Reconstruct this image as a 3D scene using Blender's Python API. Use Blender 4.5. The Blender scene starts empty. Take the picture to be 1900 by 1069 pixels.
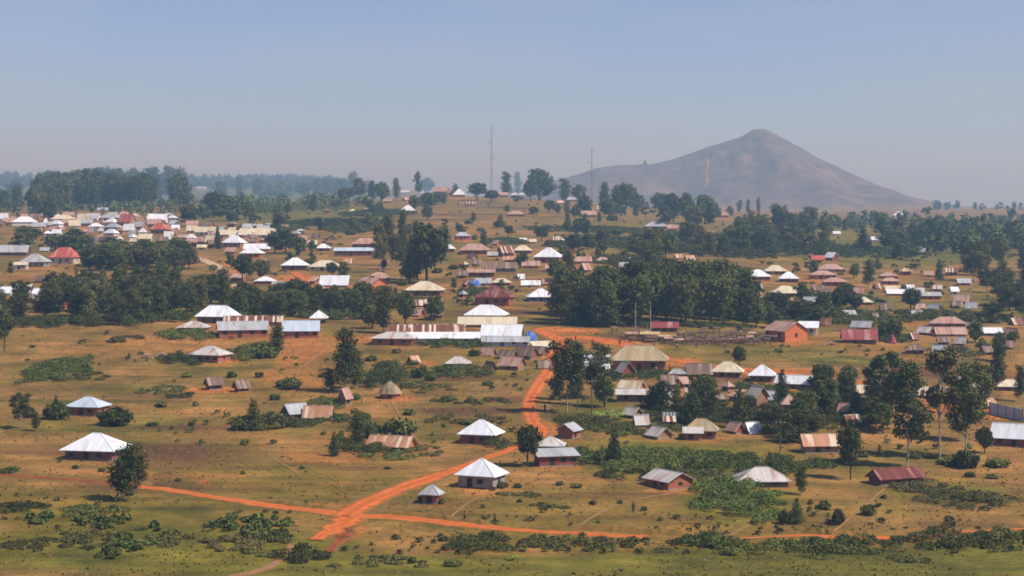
import bpy, math, random
import numpy as np
from mathutils import Vector, Matrix

# ---------------------------------------------------------------- camera, sky, sun, exposure
F = 3545.0                                   # focal length in pixels of the 1900 x 1069 photograph
PITCH = math.atan(134.5 / F)
CAMZ = 60.0
scene = bpy.context.scene
COL = scene.collection
cam_data = bpy.data.cameras.new("camera")
cam_data.sensor_width = 36.0
cam_data.lens = 36.0 * F / 1900.0
cam_data.clip_start = 1.0
cam_data.clip_end = 60000.0
cam = bpy.data.objects.new("camera", cam_data)
cam.location = (0, 0, CAMZ)
cam.rotation_euler = (math.pi / 2 - PITCH, 0, 0)
COL.objects.link(cam)
scene.camera = cam

SUN_EL, SUN_AZ = math.radians(50), math.radians(114)     # azimuth clockwise from +Y (the view direction)
world = bpy.data.worlds.new("World")
scene.world = world
world.use_nodes = True
wn, wl = world.node_tree.nodes, world.node_tree.links
wn.clear()
sky = wn.new("ShaderNodeTexSky")
sky.sky_type = 'NISHITA'
sky.sun_disc = False
sky.sun_elevation = SUN_EL
sky.sun_rotation = SUN_AZ
sky.altitude = 1700
sky.air_density = 1.0
sky.dust_density = 0.7
sky.ozone_density = 3.0
bg = wn.new("ShaderNodeBackground")
bg.inputs['Strength'].default_value = 0.087
wo = wn.new("ShaderNodeOutputWorld")
tint = wn.new("ShaderNodeMix"); tint.data_type = 'RGBA'; tint.blend_type = 'MULTIPLY'; tint.inputs[0].default_value = 1.0
tint.inputs[7].default_value = (0.955, 0.90, 1.10, 1)
wl.new(sky.outputs[0], tint.inputs[6])
tc_w = wn.new("ShaderNodeTexCoord"); mp_w = wn.new("ShaderNodeMapping"); mp_w.inputs["Scale"].default_value = (3.0, 3.0, 16.0); mp_w.inputs["Rotation"].default_value = (0.35, 0.5, 0)
cl_w = wn.new("ShaderNodeTexNoise"); cl_w.inputs["Scale"].default_value = 2.2; cl_w.inputs["Detail"].default_value = 5
cr_w = wn.new("ShaderNodeValToRGB"); cr_w.color_ramp.elements[0].position = 0.46; cr_w.color_ramp.elements[1].position = 0.80; cr_w.color_ramp.elements[1].color = (0.28, 0.28, 0.28, 1)
wl.new(tc_w.outputs["Generated"], mp_w.inputs[0]); wl.new(mp_w.outputs[0], cl_w.inputs["Vector"]); wl.new(cl_w.outputs[0], cr_w.inputs[0])
thin = wn.new("ShaderNodeMix"); thin.data_type = 'RGBA'; thin.inputs[7].default_value = (5.4, 5.0, 5.1, 1)
wl.new(cr_w.outputs[0], thin.inputs[0]); wl.new(tint.outputs[2], thin.inputs[6]); wl.new(thin.outputs[2], bg.inputs[0])
wl.new(bg.outputs[0], wo.inputs[0])
sd = bpy.data.lights.new("sun", 'SUN')
sd.energy = 4.6
sd.angle = math.radians(0.5)
sd.color = (1.0, 0.955, 0.895)
sun = bpy.data.objects.new("sun", sd)
tosun = Vector((math.sin(SUN_AZ) * math.cos(SUN_EL), math.cos(SUN_AZ) * math.cos(SUN_EL), math.sin(SUN_EL)))
sun.rotation_euler = tosun.to_track_quat('Z', 'Y').to_euler()
sun.location = (300, 0, 500)
COL.objects.link(sun)
scene.view_settings.view_transform = 'Standard'
scene.view_settings.look = 'None'
scene.view_settings.exposure = 0.25
scene.view_settings.gamma = 1.0
scene.cycles.max_bounces = 5
scene.cycles.diffuse_bounces = 2
scene.cycles.glossy_bounces = 2
scene.cycles.transmission_bounces = 2
scene.cycles.volume_bounces = 0
scene.render.filter_size = 1.7
scene.cycles.filter_width = 1.7

rnd = random.Random(7)
nrg = np.random.default_rng(11)

# ---------------------------------------------------------------- terrain: the valley and the slope beyond it
def row_tan(y):
    return np.tan(np.arctan((534.5 - np.asarray(y, float)) / F) - PITCH)

KD = np.array([60, 130, 200, 270, 340, 400, 480, 570, 700, 900, 1250, 1700, 2050, 2600, 3300, 4400, 7500, 16000], float)
KC = {  # column of the photograph -> row of the ground at each distance
 -1300: [1300, 1240, 1160, 1069, 885, 795, 700, 602, 530, 480, 425, 395, 386, 388, 372, 372, 340, 398],
 0:     [1300, 1240, 1160, 1069, 888, 797, 702, 603, 530, 480, 422, 392, 381, 386, 376, 372, 331, 398],
 300:   [1300, 1240, 1160, 1069, 893, 800, 703, 603, 532, 479, 420, 390, 377, 384, 378, 372, 329, 398],
 600:   [1300, 1240, 1160, 1069, 897, 800, 703, 604, 534, 477, 416, 387, 374, 383, 378, 374, 331, 398],
 760:   [1300, 1240, 1160, 1069, 899, 800, 702, 604, 532, 474, 417, 380, 364, 378, 384, 378, 352, 398],
 900:   [1300, 1240, 1160, 1069, 900, 800, 700, 604, 530, 470, 418, 378, 361, 376, 386, 378, 391, 398],
 1050:  [1300, 1240, 1160, 1069, 900, 800, 700, 606, 532, 472, 420, 384, 369, 380, 388, 384, 391, 398],
 1250:  [1300, 1240, 1160, 1069, 901, 802, 701, 610, 537, 480, 430, 402, 392, 389, 391, 386, 392, 398],
 1500:  [1300, 1240, 1160, 1069, 905, 806, 705, 619, 546, 490, 442, 414, 404, 397, 394, 391, 392, 398],
 1750:  [1300, 1240, 1160, 1069, 908, 811, 712, 626, 552, 497, 448, 420, 409, 399, 391, 386, 391, 398],
 1900:  [1300, 1240, 1160, 1069, 910, 815, 718, 630, 556, 500, 450, 422, 411, 399, 388, 384, 391, 398],
 3200:  [1300, 1240, 1160, 1069, 910, 818, 720, 630, 556, 500, 450, 424, 412, 400, 390, 385, 391, 398],
}
NY = 760
YK = np.exp(np.linspace(math.log(60), math.log(16000), NY))
cols = sorted(KC)
colz = []
for c in cols:
    zz = np.interp(np.log(YK), np.log(KD), KD * row_tan(KC[c]))
    k = np.exp(-0.5 * (np.arange(-40, 41) / 9.0) ** 2); k /= k.sum()
    zp = np.concatenate([np.full(40, zz[0]), zz, np.full(40, zz[-1])])
    colz.append(CAMZ + np.convolve(zp, k, 'valid'))
colz = np.array(colz)
PXK = np.concatenate([np.linspace(-1300, -60, 60, endpoint=False), np.linspace(-60, 1960, 620), np.linspace(1960, 3200, 61)[1:]])
NU = len(PXK)
UK = (PXK - 950) / F
Z = np.zeros((NU, NY))
for i, p in enumerate(PXK):
    j = min(max(np.searchsorted(cols, p) - 1, 0), len(cols) - 2)
    t = (p - cols[j]) / (cols[j + 1] - cols[j]); t = t * t * (3 - 2 * t)
    Z[i] = colz[j] * (1 - t) + colz[j + 1] * t
XG = UK[:, None] * YK[None, :]
YG = np.broadcast_to(YK[None, :], XG.shape)

def vnoise(x, y, seed=0):                     # smooth value noise
    x = np.asarray(x, float); y = np.asarray(y, float)
    xi = np.floor(x).astype(np.int64); yi = np.floor(y).astype(np.int64)
    fx = x - xi; fy = y - yi
    fx = fx * fx * (3 - 2 * fx); fy = fy * fy * (3 - 2 * fy)
    def h(a, b):
        n = (a * 374761393 + b * 668265263 + seed * 982451653) & 0x7fffffff
        n = ((n ^ (n >> 13)) * 1274126177) & 0x7fffffff
        return ((n ^ (n >> 16)) & 0xffff) / 65535.0
    return (h(xi, yi) * (1 - fx) + h(xi + 1, yi) * fx) * (1 - fy) + (h(xi, yi + 1) * (1 - fx) + h(xi + 1, yi + 1) * fx) * fy

# the lone conical mountain and its left shoulder
sil = np.array([(700, 398), (860, 380), (960, 352), (1040, 331), (1078, 321), (1110, 310), (1150, 304), (1215, 302), (1260, 290), (1300, 276), (1340, 264), (1378, 249),
                (1400, 238), (1418, 238), (1440, 246), (1470, 265), (1520, 296), (1580, 326), (1610, 341), (1650, 361), (1690, 378), (1740, 388), (1830, 396), (2000, 399)], float)
MY = 5600.0
mx_ = (sil[:, 0] - 950) / F * MY
mz_ = MY * row_tan(sil[:, 1]) + CAMZ
base_at = MY * row_tan(400) + CAMZ
jm_ = int(np.searchsorted(YK, MY))
hm = np.clip(np.interp(XG, mx_, mz_, left=-99, right=-99) - np.interp(XG / MY * F + 950, PXK, Z[:, jm_]), 0, None)
ridge_y = MY + 90 * np.sin(XG / 260.0)
dn = np.abs(YG - ridge_y) / (680 + 1.5 * hm)
hm = hm * np.clip(1 - dn * (0.85 + 0.3 * vnoise(XG / 90, YG / 160, 5)), 0, 1)
hm = hm * (1 + (0.10 * (vnoise(XG / 42, YG / 150, 9) - 0.5) + 0.05 * (vnoise(XG / 16, YG / 60, 10) - 0.5)) * np.clip(dn * 5, 0, 1))
Z = Z + hm
# gentle unevenness that stays clear of the sight lines
Z = Z + np.clip((YG - 200) / 300, 0, 1) * (0.9 * (vnoise(XG / 38, YG / 55, 1) - 0.5) + 0.35 * (vnoise(XG / 11, YG / 14, 2) - 0.5))

def ground_z(x, y):
    u = x / y * F + 950
    i = np.clip(np.searchsorted(PXK, u) - 1, 0, NU - 2)
    j = np.clip(np.searchsorted(YK, y) - 1, 0, NY - 2)
    s = (u - PXK[i]) / (PXK[i + 1] - PXK[i]); t = (y - YK[j]) / (YK[j + 1] - YK[j])
    return (Z[i, j] * (1 - s) + Z[i + 1, j] * s) * (1 - t) + (Z[i, j + 1] * (1 - s) + Z[i + 1, j + 1] * s) * t

ROWS_TAN = None
def at(px, py):
    """Where the sight line through this point of the photograph meets the ground."""
    cp, sp = math.cos(PITCH), math.sin(PITCH)
    dx = (px - 950) / F; dv = (534.5 - py) / F
    dy = cp + dv * sp; dz = -sp + dv * cp
    u = dx / dy * F + 950
    i = int(np.clip(np.searchsorted(PXK, u) - 1, 0, NU - 2)); s = (u - PXK[i]) / (PXK[i + 1] - PXK[i])
    col = Z[i] * (1 - s) + Z[i + 1] * s
    ray = CAMZ + YK * dz / dy
    d = ray - col
    hit = np.nonzero((d[:-1] > 0) & (d[1:] <= 0))[0]
    if len(hit) == 0:
        k = int(np.argmin(np.abs(d[300:]))) + 300; y = YK[k]
    else:
        k = int(hit[0]); y = YK[k] + (YK[k + 1] - YK[k]) * d[k] / (d[k] - d[k + 1])
    return Vector((dx / dy * y, y, float(ground_z(dx / dy * y, y))))

def to_px(x, y, z):
    cp, sp = math.cos(PITCH), math.sin(PITCH)
    zz = z - CAMZ
    depth = y * cp - zz * sp
    return 950 + F * x / depth, 534.5 - F * (y * sp + zz * cp) / depth

def scale_at(p):                              # photograph pixels per metre
    return F / p.y

def z_for_row(y, row):                        # height seen on this row at distance y
    return CAMZ + y * float(row_tan(row))

# ---------------------------------------------------------------- materials
MATS = {}
def new_mat(name, rough=0.9):
    m = bpy.data.materials.new(name); m.use_nodes = True
    nt = m.node_tree; b = nt.nodes["Principled BSDF"]
    b.inputs["Roughness"].default_value = rough
    b.inputs["Specular IOR Level"].default_value = 0.15
    MATS[name] = m
    return m, nt.nodes, nt.links, b

def ramp(n, stops):
    r = n.new("ShaderNodeValToRGB"); e = r.color_ramp.elements
    while len(e) < len(stops): e.new(0.5)
    for k, (p, c) in enumerate(stops):
        e[k].position = p; e[k].color = (*c, 1)
    return r

def noise(n, l, coord, scale, detail=4, rough=0.6, sx=None):
    t = n.new("ShaderNodeTexNoise"); t.inputs["Scale"].default_value = scale
    t.inputs["Detail"].default_value = detail; t.inputs["Roughness"].default_value = rough
    if sx is not None:
        mp = n.new("ShaderNodeMapping"); mp.inputs["Scale"].default_value = sx
        l.new(coord, mp.inputs[0]); coord = mp.outputs[0]
    l.new(coord, t.inputs["Vector"])
    return t

def mix(n, l, fac, a, b, mode='MIX'):
    m = n.new("ShaderNodeMix"); m.data_type = 'RGBA'; m.blend_type = mode
    for sock, v in ((m.inputs[0], fac), (m.inputs[6], a), (m.inputs[7], b)):
        if isinstance(v, (int, float)): sock.default_value = v
        elif isinstance(v, tuple): sock.default_value = (*v, 1)
        else: l.new(v, sock)
    return m.outputs[2]

def math_node(n, l, op, a, b=None, clamp=False):
    m = n.new("ShaderNodeMath"); m.operation = op; m.use_clamp = clamp
    for k, v in enumerate((a, b)):
        if v is None: continue
        if isinstance(v, (int, float)): m.inputs[k].default_value = v
        else: l.new(v, m.inputs[k])
    return m.outputs[0]

def make_ground():
    m, n, l, b = new_mat("dry_grass_ground", 0.95)
    g = n.new("ShaderNodeNewGeometry").outputs["Position"]
    z = n.new("ShaderNodeAttribute"); z.attribute_name = "zone"
    sep = n.new("ShaderNodeSeparateColor"); l.new(z.outputs["Color"], sep.inputs[0])
    big = noise(n, l, g, 0.02, 5); mid = noise(n, l, g, 0.09, 6, 0.65); fine = noise(n, l, g, 0.9, 4, 0.7)
    tuft = noise(n, l, g, 0.45, 3, 0.7)
    dry = ramp(n, [(0.30, (0.160, 0.095, 0.024)), (0.46, (0.255, 0.139, 0.036)), (0.58, (0.335, 0.171, 0.050)), (0.72, (0.43, 0.197, 0.068))])
    l.new(mid.outputs[0], dry.inputs[0])
    olive = ramp(n, [(0.32, (0.095, 0.075, 0.010)), (0.52, (0.165, 0.118, 0.016)), (0.72, (0.24, 0.158, 0.026))])
    l.new(mid.outputs[0], olive.inputs[0])
    f1 = ramp(n, [(0.43, (0, 0, 0)), (0.60, (0.80, 0.80, 0.80))]); l.new(big.outputs[0], f1.inputs[0])
    c = mix(n, l, f1.outputs[0], dry.outputs[0], olive.outputs[0])
    green = ramp(n, [(0.3, (0.068, 0.068, 0.008)), (0.5, (0.135, 0.122, 0.013)), (0.68, (0.215, 0.175, 0.022))]); l.new(mid.outputs[0], green.inputs[0])
    gf = math_node(n, l, 'MULTIPLY', sep.outputs[1], 1.0)
    gfa = math_node(n, l, 'ADD', math_node(n, l, 'MULTIPLY', sep.outputs[1], 1.5), math_node(n, l, 'SUBTRACT', tuft.outputs[0], 0.75), True)
    c = mix(n, l, gfa, c, green.outputs[0])
    soil = ramp(n, [(0.3, (0.36, 0.105, 0.022)), (0.6, (0.52, 0.175, 0.042))]); l.new(fine.outputs[0], soil.inputs[0])
    sf = math_node(n, l, 'ADD', math_node(n, l, 'MULTIPLY', sep.outputs[0], 1.6), math_node(n, l, 'SUBTRACT', mid.outputs[0], 0.85), True)
    c = mix(n, l, sf, c, soil.outputs[0])
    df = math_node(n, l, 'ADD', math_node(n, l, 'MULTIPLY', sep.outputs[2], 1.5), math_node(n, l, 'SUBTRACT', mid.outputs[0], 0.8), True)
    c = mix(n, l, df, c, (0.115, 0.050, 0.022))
    sc_ = n.new("ShaderNodeAttribute"); sc_.attribute_name = "scree"
    scr = ramp(n, [(0.36, (0.095, 0.075, 0.066)), (0.5, (0.16, 0.105, 0.085)), (0.66, (0.24, 0.155, 0.115))]); scn = noise(n, l, g, 0.012, 6, 0.7); l.new(scn.outputs[0], scr.inputs[0])
    c = mix(n, l, sc_.outputs["Fac"], c, scr.outputs[0])
    fr = ramp(n, [(0.3, (0.55, 0.55, 0.55)), (0.55, (1, 1, 1)), (0.75, (1.25, 1.25, 1.25))]); l.new(fine.outputs[0], fr.inputs[0])
    c = mix(n, l, 0.85, c, fr.outputs[0], 'MULTIPLY')
    st = noise(n, l, g, 1.0, 4, 0.6, (0.03, 0.22, 0.1))
    stt = ramp(n, [(0.34, (0.74, 0.74, 0.70)), (0.52, (1.05, 1.03, 1)), (0.68, (1.22, 1.14, 1.08))]); l.new(st.outputs[0], stt.inputs[0])
    c = mix(n, l, 0.85, c, stt.outputs[0], 'MULTIPLY')
    pt = noise(n, l, g, 0.035, 4, 0.6)
    pr = ramp(n, [(0.36, (0.66, 0.70, 0.62)), (0.48, (0.95, 0.95, 0.92)), (0.64, (1.16, 1.10, 1.06))]); l.new(pt.outputs[0], pr.inputs[0])
    c = mix(n, l, 0.9, c, pr.outputs[0], 'MULTIPLY')
    l.new(c, b.inputs["Base Color"])
    bm = n.new("ShaderNodeBump"); bm.inputs["Strength"].default_value = 0.6; bm.inputs["Distance"].default_value = 0.5
    l.new(tuft.outputs[0], bm.inputs["Height"]); l.new(bm.outputs[0], b.inputs["Normal"])
make_ground()

def make_road(name, c0, c1, sc=0.35):
    m, n, l, b = new_mat(name, 0.95)
    g = n.new("ShaderNodeNewGeometry").outputs["Position"]
    t = noise(n, l, g, sc, 6, 0.65); t2 = noise(n, l, g, 0.8, 4, 0.7)
    r = ramp(n, [(0.3, c0), (0.65, c1)]); l.new(t.outputs[0], r.inputs[0])
    a = n.new("ShaderNodeAttribute"); a.attribute_name = "across"          # 0 at the verge, 1 in the middle
    w = math_node(n, l, 'ADD', a.outputs["Fac"], math_node(n, l, 'MULTIPLY', math_node(n, l, 'SUBTRACT', t2.outputs[0], 0.5), 1.5))
    e = ramp(n, [(0.16, (1, 1, 1)), (0.42, (0, 0, 0))]); l.new(w, e.inputs[0])
    tr = ramp(n, [(0.35, (0.82, 0.82, 0.82)), (0.58, (1.14, 1.18, 1.25)), (0.74, (1.0, 1.0, 1.0)), (0.95, (0.80, 0.84, 0.9))])
    l.new(math_node(n, l, 'ADD', a.outputs["Fac"], math_node(n, l, 'MULTIPLY', math_node(n, l, 'SUBTRACT', t.outputs[0], 0.5), 0.5)), tr.inputs[0])
    c = mix(n, l, 0.9, r.outputs[0], tr.outputs[0], 'MULTIPLY')
    verge = ramp(n, [(0.3, (0.12, 0.085, 0.018)), (0.7, (0.29, 0.15, 0.036))]); l.new(t2.outputs[0], verge.inputs[0])
    l.new(mix(n, l, e.outputs[0], c, verge.outputs[0]), b.inputs["Base Color"])
make_road("red_earth", (0.42, 0.092, 0.016), (0.62, 0.155, 0.034))
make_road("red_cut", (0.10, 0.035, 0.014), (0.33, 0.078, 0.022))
make_road("brown_track", (0.22, 0.115, 0.045), (0.36, 0.18, 0.08))
make_road("pale_dust", (0.42, 0.25, 0.13), (0.60, 0.40, 0.24))

def make_leaf(name, c0, c1, c2):
    m, n, l, b = new_mat(name, 0.75)
    oi = n.new("ShaderNodeObjectInfo")
    g = n.new("ShaderNodeNewGeometry")
    t = noise(n, l, g.outputs["Position"], 0.8, 3, 0.6)
    r = ramp(n, [(0.3, c0), (0.5, c1), (0.75, c2)]); l.new(t.outputs[0], r.inputs[0])
    hs = n.new("ShaderNodeHueSaturation")
    l.new(r.outputs[0], hs.inputs["Color"])
    l.new(math_node(n, l, 'ADD', math_node(n, l, 'MULTIPLY', oi.outputs["Random"], 0.05), 0.475), hs.inputs["Hue"])
    rnd2 = math_node(n, l, 'FRACT', math_node(n, l, 'MULTIPLY', oi.outputs["Random"], 17.31))
    l.new(math_node(n, l, 'ADD', math_node(n, l, 'MULTIPLY', rnd2, 0.75), 0.66), hs.inputs["Value"])
    l.new(hs.outputs[0], b.inputs["Base Color"])
make_leaf("leaf_dark", (0.035, 0.042, 0.010), (0.068, 0.076, 0.017), (0.130, 0.134, 0.030))
make_leaf("leaf_green", (0.058, 0.072, 0.014), (0.102, 0.116, 0.024), (0.165, 0.170, 0.038))
make_leaf("leaf_olive", (0.070, 0.066, 0.020), (0.115, 0.105, 0.030), (0.165, 0.145, 0.042))
make_leaf("leaf_euc", (0.048, 0.054, 0.013), (0.090, 0.094, 0.022), (0.160, 0.152, 0.040))
make_leaf("leaf_lime", (0.10, 0.14, 0.02), (0.15, 0.20, 0.035), (0.22, 0.27, 0.06))
make_leaf("leaf_straw", (0.15, 0.105, 0.030), (0.23, 0.150, 0.046), (0.33, 0.21, 0.07))

def make_plain(name, c, rough=0.85, var=0.25, sc=0.8, metal=0.0):
    m, n, l, b = new_mat(name, rough)
    tc = n.new("ShaderNodeTexCoord").outputs["Object"]
    t = noise(n, l, tc, sc, 5, 0.65)
    lo = tuple(x * (1 - var) for x in c); hi = tuple(min(1, x * (1 + var)) for x in c)
    r = ramp(n, [(0.3, lo), (0.7, hi)]); l.new(t.outputs[0], r.inputs[0])
    l.new(r.outputs[0], b.inputs["Base Color"]); b.inputs["Metallic"].default_value = metal
    return m
make_plain("bark_dark", (0.07, 0.05, 0.035))
make_plain("bark_pale", (0.36, 0.31, 0.25))
make_plain("dark_wood", (0.045, 0.028, 0.02))
make_plain("pole_wood", (0.12, 0.085, 0.06))
make_plain("dark_glass", (0.02, 0.022, 0.025), 0.3)
make_plain("shutter_blue", (0.06, 0.12, 0.28))
make_plain("steel", (0.20, 0.17, 0.17), 0.6)
make_plain("skin", (0.07, 0.04, 0.028))
make_plain("cloth_dark", (0.06, 0.045, 0.045))
make_plain("cloth_red", (0.42, 0.06, 0.06))
make_plain("cloth_white", (0.7, 0.68, 0.64))
make_plain("cloth_blue", (0.07, 0.13, 0.42))
make_plain("hide_brown", (0.07, 0.035, 0.018))
make_plain("tarp_blue", (0.10, 0.20, 0.55), 0.6)
make_plain("tarp_tan", (0.50, 0.36, 0.18), 0.8)
make_plain("tarp_dull", (0.12, 0.075, 0.062), 0.9, 0.5, 0.5)
make_plain("produce", (0.30, 0.14, 0.08), 0.9, 0.7, 3)
make_plain("paint_white", (0.78, 0.77, 0.74), 0.7, 0.1)
make_plain("firewood", (0.42, 0.28, 0.18), 0.9, 0.4, 3)

def make_roof(name, base, patch, amount, sheet=0.12, rough=0.6, metal=0.0, streak=True):
    """Iron sheets laid side by side: each sheet a little different, with rusty patches."""
    m, n, l, b = new_mat(name, rough)
    tc = n.new("ShaderNodeTexCoord").outputs["Object"]
    oi = n.new("ShaderNodeObjectInfo")
    off = n.new("ShaderNodeVectorMath"); off.operation = 'ADD'
    l.new(tc, off.inputs[0])
    cx = n.new("ShaderNodeCombineXYZ"); k = math_node(n, l, 'MULTIPLY', oi.outputs["Random"], 91.0)
    for s in range(3): l.new(k, cx.inputs[s])
    l.new(cx.outputs[0], off.inputs[1])
    v = off.outputs[0]
    sx = n.new("ShaderNodeSeparateXYZ"); l.new(v, sx.inputs[0])
    fl = math_node(n, l, 'FLOOR', math_node(n, l, 'MULTIPLY', sx.outputs[0], 1.5))
    wn_ = n.new("ShaderNodeTexWhiteNoise"); wn_.noise_dimensions = '1D'; l.new(fl, wn_.inputs["W"])
    t = noise(n, l, v, 1.0, 5, 0.6, (0.55, 0.16, 0.16) if streak else (0.4, 0.4, 0.4))
    s = math_node(n, l, 'ADD', math_node(n, l, 'MULTIPLY', math_node(n, l, 'SUBTRACT', wn_.outputs[0], 0.5), sheet * 2.2), t.outputs[0])
    lo = 0.5 + (0.5 - amount) * 0.55
    r = ramp(n, [(lo - 0.06, (0, 0, 0)), (lo + 0.08, (1, 1, 1))]); l.new(s, r.inputs[0])
    c = mix(n, l, r.outputs[0], base, patch)
    tone = ramp(n, [(0.0, (1 - sheet * 1.6,) * 3), (1.0, (1 + sheet * 0.5,) * 3)]); l.new(wn_.outputs[0], tone.inputs[0])
    c = mix(n, l, 1.0, c, tone.outputs[0], 'MULTIPLY')
    l.new(c, b.inputs["Base Color"])
    b.inputs["Metallic"].default_value = metal
    w = n.new("ShaderNodeTexWave"); w.bands_direction = 'X'; w.inputs["Scale"].default_value = 2.2
    l.new(tc, w.inputs[0])
    bm = n.new("ShaderNodeBump"); bm.inputs["Strength"].default_value = 0.25; bm.inputs["Distance"].default_value = 0.03
    l.new(w.outputs[0], bm.inputs["Height"]); l.new(bm.outputs[0], b.inputs["Normal"])
make_roof("roof_white", (0.77, 0.78, 0.80), (0.56, 0.52, 0.48), 0.32, 0.10)
make_roof("roof_cream", (0.66, 0.56, 0.40), (0.50, 0.36, 0.22), 0.35, 0.10)
make_roof("roof_grey", (0.42, 0.43, 0.44), (0.32, 0.25, 0.21), 0.30, 0.14)
make_roof("roof_blue", (0.50, 0.57, 0.66), (0.40, 0.42, 0.46), 0.36, 0.09)
make_roof("roof_worn", (0.58, 0.53, 0.49), (0.40, 0.28, 0.22), 0.38, 0.12)
make_roof("roof_rust", (0.26, 0.10, 0.06), (0.58, 0.48, 0.40), 0.36, 0.28)
make_roof("roof_orange", (0.50, 0.25, 0.14), (0.64, 0.50, 0.38), 0.40, 0.14)
make_roof("roof_maroon", (0.17, 0.045, 0.038), (0.30, 0.14, 0.11), 0.28, 0.14)
make_roof("roof_red", (0.50, 0.105, 0.080), (0.58, 0.27, 0.20), 0.34, 0.12)
make_roof("roof_crimson", (0.29, 0.065, 0.068), (0.40, 0.20, 0.18), 0.40, 0.12)
make_roof("roof_pink", (0.52, 0.33, 0.26), (0.36, 0.17, 0.12), 0.40, 0.16)
make_roof("roof_brown", (0.20, 0.125, 0.09), (0.32, 0.23, 0.18), 0.35, 0.15)
make_roof("roof_thatch", (0.36, 0.27, 0.16), (0.22, 0.16, 0.10), 0.4, 0.08, 0.95)
make_roof("roof_hall", (0.46, 0.37, 0.23), (0.40, 0.24, 0.12), 0.34, 0.22, 0.8)

def make_wall(name, c, c2, sc=0.7, rough=0.95):
    m, n, l, b = new_mat(name, rough)
    tc = n.new("ShaderNodeTexCoord").outputs["Object"]
    t = noise(n, l, tc, sc, 6, 0.7)
    r = ramp(n, [(0.35, c), (0.68, c2)]); l.new(t.outputs[0], r.inputs[0])
    br = n.new("ShaderNodeTexBrick"); br.inputs["Scale"].default_value = 2.2
    br.inputs["Color1"].default_value = (1, 1, 1, 1); br.inputs["Color2"].default_value = (0.8, 0.8, 0.8, 1); br.inputs["Mortar"].default_value = (0.72, 0.72, 0.72, 1)
    mp = n.new("ShaderNodeMapping"); mp.inputs["Rotation"].default_value = (math.pi / 2, 0, 0); l.new(tc, mp.inputs[0]); l.new(mp.outputs[0], br.inputs[0])
    c_ = mix(n, l, 0.6, r.outputs[0], br.outputs[0], 'MULTIPLY')
    l.new(c_, b.inputs["Base Color"])
make_wall("wall_brick", (0.29, 0.095, 0.05), (0.44, 0.155, 0.085))
make_wall("wall_mud", (0.30, 0.15, 0.085), (0.44, 0.24, 0.14))
make_wall("wall_orange", (0.52, 0.145, 0.05), (0.66, 0.21, 0.08))
make_wall("wall_cream", (0.55, 0.46, 0.33), (0.68, 0.58, 0.44))
make_wall("wall_white", (0.68, 0.66, 0.62), (0.76, 0.74, 0.70))
make_wall("wall_grey", (0.26, 0.22, 0.19), (0.36, 0.31, 0.27))
make_wall("wall_dark", (0.17, 0.075, 0.05), (0.26, 0.125, 0.085))
make_wall("wall_maroon", (0.22, 0.065, 0.045), (0.32, 0.10, 0.07))
make_wall("wall_blue", (0.12, 0.16, 0.30), (0.20, 0.24, 0.40))
make_wall("wall_sheet", (0.46, 0.48, 0.52), (0.58, 0.60, 0.64))

# ---------------------------------------------------------------- mesh helpers
class MB:
    """Collects faces; build() links them as one mesh object."""
    def __init__(s): s.v = []; s.f = []
    def poly(s, pts):
        k = len(s.v); s.v += [tuple(p) for p in pts]; s.f.append(tuple(range(k, k + len(pts))))
    def solid(s, lo, hi):
        """closed prism between two rings with the same number of corners (counter-clockwise seen from the second)"""
        n = len(lo); k = len(s.v); s.v += [tuple(p) for p in lo] + [tuple(p) for p in hi]
        s.f.append(tuple(k + i for i in reversed(range(n)))); s.f.append(tuple(k + n + i for i in range(n)))
        for i in range(n):
            j = (i + 1) % n; s.f.append((k + i, k + j, k + n + j, k + n + i))
    def box(s, x0, x1, y0, y1, z0, z1):
        s.solid([(x0, y0, z0), (x1, y0, z0), (x1, y1, z0), (x0, y1, z0)], [(x0, y0, z1), (x1, y0, z1), (x1, y1, z1), (x0, y1, z1)])
    def tube(s, p0, p1, r0, r1, n=6):
        p0 = Vector(p0); p1 = Vector(p1); d = (p1 - p0).normalized()
        a = d.orthogonal().normalized(); b = d.cross(a)
        s.solid([p0 + (a * math.cos(t) + b * math.sin(t)) * r0 for t in [2 * math.pi * i / n for i in range(n)]],
                [p1 + (a * math.cos(t) + b * math.sin(t)) * r1 for t in [2 * math.pi * i / n for i in range(n)]])
    def mesh(s, name):
        me = bpy.data.meshes.new(name); me.from_pydata(s.v, [], s.f); me.update(); return me
    def build(s, name, mat, parent=None):
        me = s.mesh(name); me.materials.append(MATS[mat])
        o = bpy.data.objects.new(name, me); COL.objects.link(o); o.parent = parent
        return o

def np_mesh(name, verts, faces, mat, smooth=False):
    me = bpy.data.meshes.new(name)
    nv, nf = len(verts), len(faces); k = faces.shape[1]
    me.vertices.add(nv); me.vertices.foreach_set("co", np.ascontiguousarray(verts, np.float32).ravel())
    me.loops.add(nf * k); me.loops.foreach_set("vertex_index", np.ascontiguousarray(faces, np.int32).ravel())
    me.polygons.add(nf); me.polygons.foreach_set("loop_start", np.arange(0, nf * k, k, dtype=np.int32))
    me.polygons.foreach_set("loop_total", np.full(nf, k, np.int32))
    me.polygons.foreach_set("use_smooth", np.full(nf, smooth, bool))
    me.update(calc_edges=True)
    me.materials.append(MATS[mat])
    return me

def tag(o, label=None, cat=None, group=None, kind=None):
    if label: o['label'] = label
    if cat: o['category'] = cat
    if group: o['group'] = group
    if kind: o['kind'] = kind
    return o

def empty(name, loc, rz=0):
    o = bpy.data.objects.new(name, None); COL.objects.link(o)
    o.location = loc; o.rotation_euler = (0, 0, rz); o.empty_display_size = 0.3
    return o

def link(name, me, parent=None):
    o = bpy.data.objects.new(name, me); COL.objects.link(o); o.parent = parent
    return o

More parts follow.
